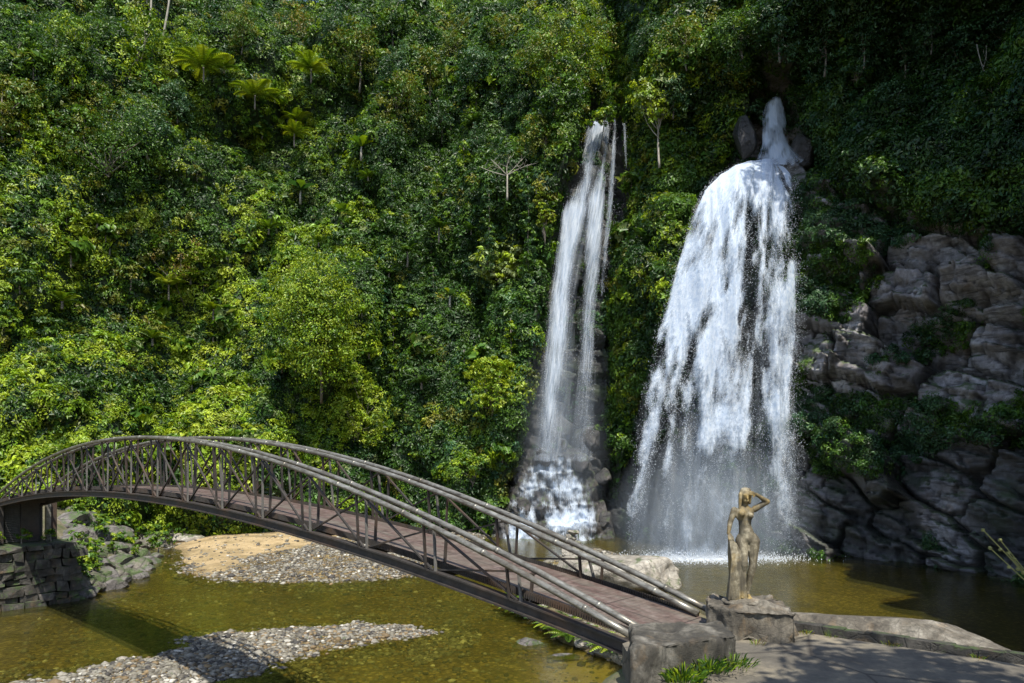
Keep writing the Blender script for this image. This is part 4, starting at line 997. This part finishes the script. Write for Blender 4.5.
t = NT('statue_stone'); co = t.coord(); n = t.noise(co, 5, 8, .7); n2 = t.noise(t.coord((3, 3, .8)), 2.2, 6, .65)
c = t.ramp(n, [(.36, (.05, .042, .028)), (.49, (.14, .118, .075)), (.64, (.36, .32, .23))]); c = t.mix(t.ramp(n2, [(.44, 0.), (.56, .85)]), c, (.06, .05, .032))
c = t.mix(t.ramp(t.noise(co, 1.6, 4), [(.5, 0.), (.62, .6)]), c, (.34, .23, .06)); t.base(c); t.rough(.75); t.bump(t.noise(co, 40, 5, .7), .5, .006); M['statue'] = t.m
def body(bm):
    # torso
    ball(bm, J(202, 196, .0), (.135, .085, .13)); capsule(bm, J(160, 176), J(243, 174), .047, .047)
    capsule(bm, J(203, 205), J(205, 252), .105, .088, .78); capsule(bm, J(205, 252), J(214, 300, .005), .09, .125, .78)
    ball(bm, J(216, 305, .02), (.158, .11, .11)); ball(bm, J(236, 318, .05), (.09, .09, .09)); ball(bm, J(192, 318, .05), (.085, .09, .09))
    ball(bm, J(182, 192, -.088), (.043, .045, .045)); ball(bm, J(222, 200, -.085), (.043, .045, .045))
    ball(bm, J(207, 272, -.058), (.06, .03, .05))
    capsule(bm, J(205, 175), J(206, 145, -.01), .045, .04)
    # legs
    capsule(bm, J(242, 318), J(238, 425, -.02), .096, .055); capsule(bm, J(238, 425, -.02), J(230, 470, .01), .055, .056); capsule(bm, J(230, 470, .01), J(217, 548, .02), .054, .028)
    capsule(bm, J(217, 555, .02), J(213, 562, -.13), .034, .022); ball(bm, J(217, 560, .035), (.03, .035, .03))
    for k in range(5): capsule(bm, J(206+k*4, 565, -.12), J(204+k*4.4, 567, -.16+abs(k-1)*.006), .011, .009)
    capsule(bm, J(190, 320), J(190, 420, -.1), .094, .057); capsule(bm, J(190, 420, -.1), J(186, 465, -.06), .055, .055); capsule(bm, J(186, 465, -.06), J(186, 545, .0), .053, .028)
    capsule(bm, J(186, 556, .0), J(180, 563, -.13), .033, .022)
    # arm hanging to the drape
    capsule(bm, J(156, 178), J(139, 232, .01), .048, .04); capsule(bm, J(139, 232, .01), J(126, 278, -.05), .04, .026)
    capsule(bm, J(125, 280, -.05), J(131, 294, -.08), .026, .024, .6)
    for k in range(4): 
        a = J(120+k*6, 293, -.085); b = J(122+k*7, 306, -.105); capsule(bm, a, b, .0095, .009); capsule(bm, b, J(124+k*7.5, 314-(k == 3)*3, -.1), .009, .007)
    capsule(bm, J(134, 284, -.08), J(144, 296, -.1), .01, .008)
    # raised arm, hand to the forehead
    capsule(bm, J(247, 174), J(302, 140, -.02), .048, .04); capsule(bm, J(302, 140, -.02), J(248, 107, -.08), .04, .026)
    capsule(bm, J(246, 106, -.085), J(232, 101, -.1), .026, .025, .6)
    for k in range(4):
        a = J(232, 94+k*5.5, -.105); b = J(221, 92+k*5.5, -.115); capsule(bm, a, b, .0095, .009); capsule(bm, b, J(211+k, 93+k*5, -.112), .009, .007)
    capsule(bm, J(238, 112, -.1), J(229, 120, -.115), .01, .008)
    # head and face
    ball(bm, J(206, 112, -.015), (.072, .09, .105)); ball(bm, J(205, 134, -.05), (.045, .045, .04))
    capsule(bm, J(205, 112, -.1), J(205, 125, -.118), .009, .014); ball(bm, J(205, 134, -.094), (.024, .012, .006)); ball(bm, J(205, 138.5, -.092), (.02, .012, .006))
    for s in (-1, 1):
        ball(bm, J(205+s*10, 114, -.086), (.015, .01, .008)); capsule(bm, J(205+s*5, 108, -.1), J(205+s*15, 108, -.088), .007, .006); ball(bm, J(205+s*22, 116, -.01), (.012, .02, .03))
fused('body', body, M['statue'], st)
def hair(bm):
    ball(bm, J(206, 103, .012), (.083, .095, .09)); capsule(bm, J(184, 108, -.02), J(180, 150, -.02), .034, .024); capsule(bm, J(180, 150, -.02), J(177, 172, -.03), .024, .014)
    capsule(bm, J(227, 108, .01), J(226, 146, .02), .032, .024); capsule(bm, J(205, 120, .06), J(205, 175, .08), .07, .045)
    for i in range(7): a = -1.2+i*.4; capsule(bm, J(206+18*math.sin(a), 84, -.045*math.cos(a)), J(206+26*math.sin(a), 108, -.06*math.cos(a)+.01), .017, .015)
fused('hair', hair, M['statue'], st, .008, 2)
def drape(bm):
    capsule(bm, J(136, 306, -.06), J(146, 370, -.02), .045, .07, 1.1); capsule(bm, J(146, 370, -.02), J(158, 470, 0), .07, .085); capsule(bm, J(158, 470), J(156, 570, .02), .085, .11)
    for k in range(11):
        a = J(126+k*3.2, 298+k*3, -.09+.01*(k % 3)); m = J(138+k*5.2, 400, -.11+.02*(k % 2)); b = J(122+k*7.5, 572, -.12+.03*(k % 2)); capsule(bm, a, m, .013, .018); capsule(bm, m, b, .018, .02)
    capsule(bm, J(160, 420, .03), J(190, 570, .06), .07, .1)
fused('drape', drape, M['statue'], st, .009, 2)
def foot_rock(bm):
    ball(bm, J(215, 585, -.02), (.27, .26, .07)); ball(bm, J(160, 588, 0), (.2, .22, .06)); ball(bm, J(245, 590, -.1), (.14, .14, .06)); ball(bm, J(200, 578, -.1), (.12, .12, .04))
fr_ = fused('base_rock', foot_rock, M['plinth'], st, .012, 2)

# ------------------------------------------------------------------ waterfalls
def fall_mat(name, su, sv, lo, hi, blue=(.72, .82, .95), grain=1.0, mx=.93):
    """water with gaps: streaks stretched along the fall, broken by fine spray; density comes with the mesh"""
    t = NT(name); uv = t.n('ShaderNodeUVMap').outputs[0]
    mp = t.n('ShaderNodeMapping'); mp.inputs['Scale'].default_value = (su, sv, 1); t.l(uv, mp.inputs[0])
    a = t.noise(mp.outputs[0], 1.0, 8, .7, .6)
    mp2 = t.n('ShaderNodeMapping'); mp2.inputs['Scale'].default_value = (su*2.2, sv*5.5*grain, 1); t.l(uv, mp2.inputs[0])
    b = t.noise(mp2.outputs[0], 1.0, 6, .75, .4)
    d = t.attr('dens', 'Fac')
    f = t.math('ADD', t.math('MULTIPLY', a, .55), t.math('MULTIPLY', b, .45))
    f = t.math('ADD', f, t.math('SUBTRACT', t.math('MULTIPLY', d, .62), .34))
    al = t.ramp(f, [(lo, 0.), ((lo+hi)/2, mx*.45), (hi, mx)])
    t.base(t.mix(t.ramp(b, [(.35, 0.), (.65, 1.)]), (.38, .5, .68), (.86, .9, .95))); t.rough(.6)
    tl = t.n('ShaderNodeBsdfTranslucent'); tl.inputs[0].default_value = (*blue, 1)
    m1 = t.n('ShaderNodeMixShader'); m1.inputs[0].default_value = .4; t.l(t.bsdf.outputs[0], m1.inputs[1]); t.l(tl.outputs[0], m1.inputs[2])
    tr = t.n('ShaderNodeBsdfTransparent'); m2 = t.n('ShaderNodeMixShader'); t.l(al, m2.inputs[0]); t.l(tr.outputs[0], m2.inputs[1]); t.l(m1.outputs[0], m2.inputs[2])
    t.l(m2.outputs[0], t.out.inputs[0]); return t.m
def sheet(name, rows, nu, nv, mat, parent, densf, seed, amp=.3, yoff=0, su=1):
    """rows: (py, pxleft, pxright, Y); a curtain of water between them"""
    rows = np.array(rows, float); v = np.linspace(0, 1, nv); u = np.linspace(0, 1, nu)
    pr_ = (rows[:, 0]-rows[0, 0])/(rows[-1, 0]-rows[0, 0])
    py = rows[0, 0]+v*(rows[-1, 0]-rows[0, 0]); xl = np.interp(v, pr_, rows[:, 1]); xr = np.interp(v, pr_, rows[:, 2]); Yc = np.interp(v, pr_, rows[:, 3])
    Ug, Vg = np.meshgrid(u, v, indexing='ij'); PX = xl+(xr-xl)*Ug; 
    Yg = Yc+yoff-amp*2*fbm(PX/14., Vg*3+seed, o=4, seed=seed)-1.0*np.sin(Ug*math.pi)*.5+0*PX
    Yp = Yg; X = (PX-512)/F*Yc; Z = CAMZ-(py[None]-HZ)/F*Yc+0*PX
    me = np_mesh(name, np.stack([X, Yp, Z], -1).reshape(-1, 3), grid_faces(nu, nv), smooth=True)
    attr(me, 'dens', np.clip(densf(PX, py[None]+0*PX, Ug, Vg), -1.2, 1.6).ravel())
    uvl = me.uv_layers.new(name='UVMap'); li = np.empty(len(me.loops), np.int32); me.loops.foreach_get('vertex_index', li)
    UV = np.stack([Ug.ravel()*9*su, Z.ravel()], -1)[li]; uvl.data.foreach_set('uv', UV.astype(np.float32).ravel())
    return link(name, me, mat, parent)
def strands(PX, PY, paths):
    """density from a list of strands: ((py, px, width, strength), ...)"""
    d = np.full(PX.shape, -.9)
    for p in paths:
        p = np.array(p, float); c = np.interp(PY, p[:, 0], p[:, 1]); wd = np.interp(PY, p[:, 0], p[:, 2]); s = np.interp(PY, p[:, 0], p[:, 3], left=-.9, right=-.9)
        d = np.maximum(d, s-((PX-c)/wd)**2*.9)
    return d
M['fall'] = fall_mat('falling_water', 3.2, .55, .42, .7, mx=.88)
M['fine_fall'] = fall_mat('fine_falling_water', 3.6, .14, .38, .78, mx=.85)
M['veil'] = fall_mat('water_veil', 1.6, .07, .22, .95, mx=.6)
# droplets
def drops(name, pts_, sz, parent, mat, label=None):
    n = len(pts_); T = np.array([(1, 0, -.5), (-.5, .87, -.5), (-.5, -.87, -.5), (0, 0, 1.4)]); TF = np.array([(0, 2, 1), (0, 1, 3), (1, 2, 3), (2, 0, 3)])
    rot = R.uniform(0, 6.28, n); V = T[None]*sz[:, None, None]*R.uniform(.5, 1.3, (n, 4, 1)); x = V[..., 0]*np.cos(rot)[:, None]-V[..., 1]*np.sin(rot)[:, None]; y = V[..., 0]*np.sin(rot)[:, None]+V[..., 1]*np.cos(rot)[:, None]
    V = np.stack([x, y, V[..., 2]], -1)+pts_[:, None]
    me = np_mesh(name, V.reshape(-1, 3), (TF[None]+(np.arange(n)*4)[:, None, None]).reshape(-1, 3), True); o = link(name, me, mat, parent); return tag(o, kind='stuff')
t = NT('foam'); t.base((.9, .94, .98)); t.rough(.5); tl = t.n('ShaderNodeBsdfTranslucent'); tl.inputs[0].default_value = (.8, .88, 1, 1); m1 = t.n('ShaderNodeMixShader'); m1.inputs[0].default_value = .4
t.l(t.bsdf.outputs[0], m1.inputs[1]); t.l(tl.outputs[0], m1.inputs[2]); t.l(m1.outputs[0], t.out.inputs[0]); M['foam'] = t.m

wf = tag(empty('waterfall', pt(715, 552, 52)), 'wide white waterfall plunging from the chute into the pool behind the statue', 'waterfall')
inv = Matrix.Translation(-wf.location)
def unparent_fix(root):
    for c in root.children: c.location = -Vector(root.location)
rowsM = [(164, 748, 772, 57), (170, 733, 779, 55.8), (178, 718, 785, 54.8), (192, 704, 790, 54), (212, 695, 793, 53.5), (250, 682, 797, 53), (330, 658, 800, 52.6), (400, 640, 802, 52.3), (470, 630, 805, 52), (556, 618, 812, 51.6)]
def dM(PX, PY, U, V):
    top = strands(PX, PY, [((160, 755, 30, 1.5), (180, 745, 45, 1.5), (215, 742, 55, .75), (235, 740, 60, .35)),
        ((180, 722, 22, 1.3), (230, 705, 26, .95), (300, 690, 28, .85), (360, 672, 24, .75), (420, 655, 20, .6), (480, 640, 12, .7), (545, 629, 8, .5)),
        ((200, 730, 24, 1.0), (260, 722, 30, .85), (340, 715, 36, .8), (400, 715, 42, .7), (450, 712, 38, .6), (550, 705, 40, .5)),
        ((185, 772, 20, 1.2), (250, 776, 24, .8), (300, 779, 20, .9), (350, 779, 22, .75), (400, 775, 24, .7), (470, 780, 22, .65), (556, 784, 20, .6)),
        ((330, 745, 16, .4), (400, 742, 16, .6), (460, 738, 14, .5), (556, 734, 20, .5)),
        ((240, 752, 16, .25), (330, 758, 20, .3), (420, 762, 18, .35), (556, 765, 20, .3)),
        ((380, 672, 10, .4), (470, 666, 10, .6), (550, 662, 10, .5)), ((390, 690, 14, .3), (470, 688, 14, .5), (550, 684, 16, .55)),
        ((530, 700, 60, .1), (548, 705, 75, .9), (556, 705, 80, 1.3))])
    q = np.interp(PY, [166, 200, 330, 556], [735, 694, 658, 618]); q2 = np.interp(PY, [166, 200, 330, 556], [778, 793, 800, 812]); uu_ = (PX-q)/(q2-q)
    return top+.02+.12*sstep(220, 300, PY)-.22*sstep(400, 500, PY)+fbm(uu_*16, PY/30+uu_*4, o=4, seed=4)*(.85-.3*sstep(360, 460, PY))
sheet('water_curtain', rowsM, 110, 220, M['fall'], wf, dM, 1, .45)
sheet('water_curtain', rowsM, 110, 220, M['fall'], wf, lambda a, b, u, v: dM(a+3, b, u, v)-.12, 2, .45, -.7)
def dV(PX, PY, U, V):
    return strands(PX, PY, [((300, 788, 14, .1), (400, 788, 18, .5), (556, 792, 18, .45)), ((330, 725, 50, .2), (430, 715, 60, .6), (556, 708, 78, .9)), ((380, 652, 18, .2), (556, 640, 18, .35)), ((250, 760, 30, .1), (420, 765, 26, .45), (556, 772, 26, .45))])
sheet('mist_veil', [(r[0], r[1]-4, r[2]+10, r[3]) for r in rowsM[4:]], 60, 90, M['veil'], wf, dV, 3, .3, .9)
n = 130000; vv = R.rand(n)**.8; uu = R.rand(n); pr_ = np.array(rowsM); py = 168+vv*388; k_ = np.interp(py, pr_[:, 0], pr_[:, 1]), np.interp(py, pr_[:, 0], pr_[:, 2]), np.interp(py, pr_[:, 0], pr_[:, 3])
px = k_[0]-4+uu*(k_[1]-k_[0]+8); dd = dM(px, py, 0, 0); keep = R.rand(n) < np.clip(dd+.15, 0, 1)**1.3*.75; px, py, Y = px[keep], py[keep], k_[2][keep]-R.uniform(-.4, 1.6, keep.sum())
P_ = np.stack([(px-512)/F*k_[2][keep], Y, CAMZ-(py-HZ)/F*k_[2][keep]], -1); drops('spray', P_, R.uniform(.008, .026, len(P_)), wf, M['foam'])
unparent_fix(wf)

wl = tag(empty('waterfall', pt(560, 530, 66)), 'tall thin waterfall falling in two veils onto a stepped rock, left of the wide one', 'waterfall')
rowsL = [(122, 590, 634, 67.2), (128, 586, 634, 66.5), (170, 572, 634, 65.8), (210, 562, 632, 65.2), (300, 548, 612, 64.6), (400, 536, 606, 63.8), (470, 526, 600, 62.8)]
def dL(PX, PY, U, V):
    return strands(PX, PY, [((118, 600, 9, 1.3), (135, 596, 12, 1.0), (180, 586, 12, .5), (205, 576, 12, .9), (215, 573, 12, 1.25), (260, 564, 12, 1.1), (330, 557, 13, .95), (400, 550, 13, .75), (462, 546, 13, .5)),
        ((122, 607, 5, .6), (170, 601, 7, .5), (205, 595, 10, .95), (260, 591, 11, .8), (330, 585, 12, .65), (462, 579, 16, .5)),
        ((128, 622, 3, .55), (160, 624, 3, .4), (190, 626, 5, .2)), ((125, 613, 3, .6), (200, 609, 5, .55), (300, 600, 5, .4)),
        ((208, 615, 10, .15), (230, 618, 12, .1))])+fbm(PX/9, PY/40, o=3, seed=14)*.35-1.2*sstep(131, 122, PY+4*np.sin(PX*.7))
sheet('water_curtain', rowsL, 70, 200, M['fine_fall'], wl, dL, 5, .2, -.9)
sheet('mist_veil', rowsL[2:], 50, 90, M['veil'], wl, lambda a, b, u, v: strands(a, b, [((170, 590, 14, .35), (300, 562, 18, .55), (400, 554, 24, .6), (462, 550, 28, .65)), ((200, 595, 10, .25), (330, 588, 13, .4), (462, 580, 20, .45))]), 6, .2, -.5)
n = 20000; py = 125+R.rand(n)*335; a0 = np.array(rowsL); kk = [np.interp(py, a0[:, 0], a0[:, i]) for i in (1, 2, 3)]; px = kk[0]+R.rand(n)*(kk[1]-kk[0]); keep = R.rand(n) < np.clip(dL(px, py, 0, 0)+.25, 0, 1)*.8
px, py, Y = px[keep], py[keep], kk[2][keep]; drops('spray', np.stack([(px-512)/F*Y, Y-.9-R.rand(len(Y)), CAMZ-(py-HZ)/F*Y], -1), R.uniform(.008, .022, len(Y)), wl, M['foam'])
# stepped rock at its foot: a mesh of ledges, with water running over it
cr = tag(empty('cascade_rock', pt(557, 530, 61.5)), 'dark stepped rock at the foot of the thin waterfall', 'rock')
CX = pt(555, 530, 61).x
def casc(X, Z0):
    """front face of the stepped mound: returns Y for world X and height above the pool"""
    hgt = Z0; q = np.abs((X-CX))/(5.2-.35*hgt); step = np.floor(hgt/1.35+.25*fbm(X/1.3, hgt*0+3, o=2, seed=51)*2)*1.35
    return 59.6+step*.62+.7*q*q*3+fbm(X/.8, hgt/1.2, o=4, seed=50)*.75
Xg, Hg = np.meshgrid(np.linspace(CX-5.2, CX+5.0, 110), np.linspace(-.6, 7.2, 90), indexing='ij')
xw = CX+(Xg-CX)*(1-np.clip(Hg, 0, 9)*.055)
Yg = casc(xw, np.clip(Hg, 0, 9)); me = np_mesh('ledges', np.stack([xw, Yg, WZ+Hg], -1).reshape(-1, 3)-np.array(cr.location), grid_faces(*Xg.shape)); link('ledges', me, M['wet_rock'], cr)
for x, y, s, i in ((591, 441, 1.9, 1), (580, 462, 1.5, 2), (545, 455, 1.4, 3), (604, 476, 1.2, 4), (606, 520, 1.1, 5), (562, 446, 1.0, 6), (524, 505, 1.1, 7)):
    o = link('knob', rock_mesh('knob', (s*1.1, s, s*1.3), 200+i, 4, .26, 14), M['wet_rock'], cr); o.location = pt(x, y, 62.6 if y < 480 else 61.2)-cr.location
t = fall_mat('cascade_water', 15, .9, .45, .64); M['casc'] = t
n_ = 3
for k in range(n_):
    me = np_mesh('cascade_water', np.stack([xw, Yg-.06-.09*k, WZ+Hg], -1).reshape(-1, 3), grid_faces(*Xg.shape))
    q = np.abs(xw-CX)/(5.0-.45*Hg); de = .5-.55*q**4-.3*sstep(5.0, 6.8, Hg)+fbm(xw/.8+k, Hg/1.4, o=3, seed=52)*.8; attr(me, 'dens', de.ravel())
    uvl = me.uv_layers.new(name='UVMap'); li = np.empty(len(me.loops), np.int32); me.loops.foreach_get('vertex_index', li)
    uvl.data.foreach_set('uv', np.stack([xw.ravel()+k*7, Hg.ravel()+.5*Yg.ravel()], -1)[li].astype(np.float32).ravel()); link('cascade_water', me, M['casc'], wl)
unparent_fix(wl)
# upper chute
wc = tag(empty('waterfall', pt(770, 165, 60)), 'narrow shaded chute dropping between dark rocks onto the lip of the wide waterfall', 'waterfall')
sheet('water_curtain', [(100, 764, 774, 59.6), (120, 758, 779, 59.4), (150, 757, 783, 59), (166, 752, 798, 57.6), (172, 738, 790, 56.6)], 40, 60, M['fine_fall'], wc,
      lambda a, b, u, v: 1.1-1.6*np.abs(u-.5)**1.5+fbm(a/5, b/10, o=3, seed=3)*.7-1.3*sstep(112, 101, b), 9, .15, -1.2)
unparent_fix(wc)
boulder('dark wet boulder standing left of the upper chute', pt(744, 137, 58.6), (1.7, 2.4, 3.4), 'wet_rock', 301, .3)
boulder('dark wet boulder standing right of the upper chute', pt(803, 148, 59), (2.4, 2.4, 3.0), 'wet_rock', 302, .8)
# foam on the pool
me_n = 9000; ang = R.normal(size=(me_n, 2)); X = 12.9+ang[:, 0]*2.5; Y = 50.4-np.abs(ang[:, 1])*1.1+.0*X; Z = WZ+R.rand(me_n)**4*.8*np.exp(-(51-Y)/1.4)
f_ = drops('foam', np.stack([X, Y, Z], -1), R.uniform(.015, .05, me_n), None, M['foam']); tag(f_, 'white foam where the wide waterfall strikes the pool', 'foam')

# ------------------------------------------------------------------ weeds near the viewer
def grass_tuft(label, cat, loc, n, L, pal, name='weed', lean=(0, -.3), spread=.12, wid=.05, group=None):
    C = []; V = []; Fc = []; 
    for i in range(n):
        a = random.uniform(0, 6.28); b = Vector((math.cos(a), math.sin(a), 0)); p = b*random.uniform(0, spread); l = L*random.uniform(.5, 1.1)
        d = (b*random.uniform(.2, .9)+Vector((lean[0], lean[1], 1))).normalized(); s = d.cross(Vector((random.uniform(-1, 1), random.uniform(-1, 1), .2))).normalized()
        m = p+d*l*.55; tip = p+d*l+Vector((0, 0, -l*.25)); w_ = l*wid; k = len(V)
        V += [tuple(p-s*w_*.5), tuple(p+s*w_*.5), tuple(m+s*w_), tuple(m-s*w_), tuple(tip)]; Fc += [(k, k+1, k+2), (k, k+2, k+3), (k+3, k+2, k+4)]
        c = np.array(PAL[random.choice(pal)][random.randrange(3)]); C += [c]*5
    o = link(name, leaf_mesh(name, [(np.array(V), np.array(Fc), np.array(C))])); o.location = loc; return tag(o, label, cat, group)
ws = [('leafy weed in front of the concrete block, the biggest and leftmost', 1.95, 8.52, .02, 130, .3), ('leafy weed on the middle of the concrete block face', 2.3, 8.72, .08, 100, .26),
      ('small weed at the right corner of the concrete block', 2.62, 8.88, .1, 60, .22), ('tuft of dry weed on the paving right of the concrete block', 2.75, 9.1, 0, 40, .14)]
for lab, x, y, z, n, L in ws: grass_tuft(lab, 'weed', (x, y, z), int(n*1.8), L*.9, ['mid', 'deep', 'lime'], spread=.24, wid=.045)
for i, (x, y) in enumerate(((4.5, 10.55), (5.1, 10.1), (4.2, 10.7), (5.9, 9.5), (3.3, 10.15), (2.9, 10.3))): grass_tuft('small tuft of yellow grass rooted along the foot of the kerb and plinth', 'grass tuft', (x, y, 0), 34, .1, ['lime', 'rust'], 'grass_tuft', spread=.1, group='grass tufts along the kerb')
protoF = [fern('sunlit fern tuft on the shore under the right end of the bridge', 'fern', (0, 0, -200), 1.25, 14, ['glow', 'lime', 'mid'], 'fern', 0, 'ferns on the shore under the bridge', .16) for _ in range(2)]
uf = [False]*2
for x, y in ((512, 606), (522, 611), (532, 616), (543, 622), (552, 626), (562, 632), (572, 638), (580, 632), (592, 640), (568, 624), (606, 650), (618, 650), (640, 660), (536, 608)):
    put_proto(protoF, uf, random.randrange(2), ground_pt(x-2, y+5, .2), random.uniform(0, 6), random.uniform(.8, 1.4))
protoW = [shrub('small green weed growing between the boulders of the left bank', (0, 0, -200), .45, 220, .16, ['lime', 'mid'], 'weeds between the left bank boulders', 'weed', name='weed') for _ in range(2)]
uw = [False]*2
for x, y in seed_spots(90, 75, 200, 503, 590, 6):
    if y > 596-(x-72)*.42: continue
    put_proto(protoW, uw, random.randrange(2), ground_pt(x, y, .5), random.uniform(0, 6), random.uniform(.6, 1.6))
for i, (a_, z_) in enumerate(((.4, -1.7), (1.5, -1.75), (2.7, -1.8), (3.1, -3.0), (.9, -3.4), (2.1, -4.2))):
    c_ = A0-along*(.4 if z_ > -2 else -.95)+cross*a_
    put_proto(protoW, uw, i % 2, (c_.x, c_.y, z_-.1), i*1.3, .8)
# thin flower stems at the right edge
t = tag(empty('wild_plant', (5.95, 8.4, .0)), 'wild plant with thin leaning stems and small yellow flower heads at the right edge', 'plant')
for i, (x, y) in enumerate(((983, 530), (1000, 540), (990, 548), (1008, 553))):
    b = pt(1045+i*6, 600+i*8, 8.0); a = pt(x, y, 8.0); mb = MB(); m_ = (a+b)/2+Vector((0, 0, .03)); mb.tube([b-t.location, m_-t.location, a-t.location], .006, 5); M.setdefault('stem', bark_mat('stem', (.16, .17, .05), (.3, .28, .1))); s_ = mb.build('stem', M['stem'], t)
    mb = MB(); 
    for q in range(3):
        c = (b-t.location).lerp(a-t.location, 1-q*.28); mb.box(c, (.025, .025, .03), Matrix.Rotation(q+i, 3, 'X'))
    mb.build('flower_heads', M['stem'], t)
mb = MB(); mb.tube([(pt(1045, 600, 8)-t.location), Vector((.0, 0, .6)), Vector((0, 0, -.3))], .01, 6); mb.tube([(pt(1063, 624, 8)-t.location), Vector((.0, 0, .3))], .01, 6); mb.build('stalk', M['stem'], t)
# trees standing behind and beside the viewer: they shade the paving
for x, y, hh, lab in ((5.5, 2.1, 7.6, 'spreading tree at the edge of the paving beside the viewpoint'), (9.6, .8, 8.6, 'tall tree behind the spreading one, on the paving behind the viewpoint')):
    make_tree(lab, 'tree', (x, y, 0), hh, rblobs(12, 2.5, hh*.82, hh*1.1, 1.4), 9500, .34, ['mid', 'deep'], .16, None, 'shade_tree')

# mist at the foot of the falls
def mist(label, c, r, dens):
    bm = bmesh.new(); bmesh.ops.create_icosphere(bm, subdivisions=4, radius=1); 
    for v in bm.verts: v.co = Vector((v.co.x*r[0], v.co.y*r[1], v.co.z*r[2]))
    me = bpy.data.meshes.new('mist'); bm.to_mesh(me); bm.free(); m = bpy.data.materials.new('mist'); m.use_nodes = True; nt = m.node_tree; nt.nodes.clear()
    out = nt.nodes.new('ShaderNodeOutputMaterial'); v = nt.nodes.new('ShaderNodeVolumePrincipled'); v.inputs['Color'].default_value = (.74, .86, 1, 1); v.inputs['Anisotropy'].default_value = .1
    tc = nt.nodes.new('ShaderNodeTexCoord'); vm = nt.nodes.new('ShaderNodeVectorMath'); vm.operation = 'DIVIDE'; vm.inputs[1].default_value = r; ln_ = nt.nodes.new('ShaderNodeVectorMath'); ln_.operation = 'LENGTH'
    mr = nt.nodes.new('ShaderNodeMapRange'); mr.inputs[1].default_value = 1; mr.inputs[2].default_value = .1; mr.inputs[3].default_value = 0; mr.inputs[4].default_value = dens
    nt.links.new(tc.outputs['Object'], vm.inputs[0]); nt.links.new(vm.outputs[0], ln_.inputs[0]); nt.links.new(ln_.outputs['Value'], mr.inputs[0]); nt.links.new(mr.outputs[0], v.inputs['Density']); nt.links.new(v.outputs[0], out.inputs['Volume'])
    o = link('mist', me, m); o.location = c; return tag(o, label, 'mist', kind='stuff')
mist('bluish spray mist hanging at the foot of the wide waterfall', (13.4, 50.2, -2.6), (7.5, 2.2, 6.5), .28)
mist('thin mist around the lower part of the thin waterfall', (4.0, 61.2, 2.5), (4.2, 2.6, 10), .08)
scene.cycles.volume_bounces = 0; scene.cycles.volume_step_rate = 2
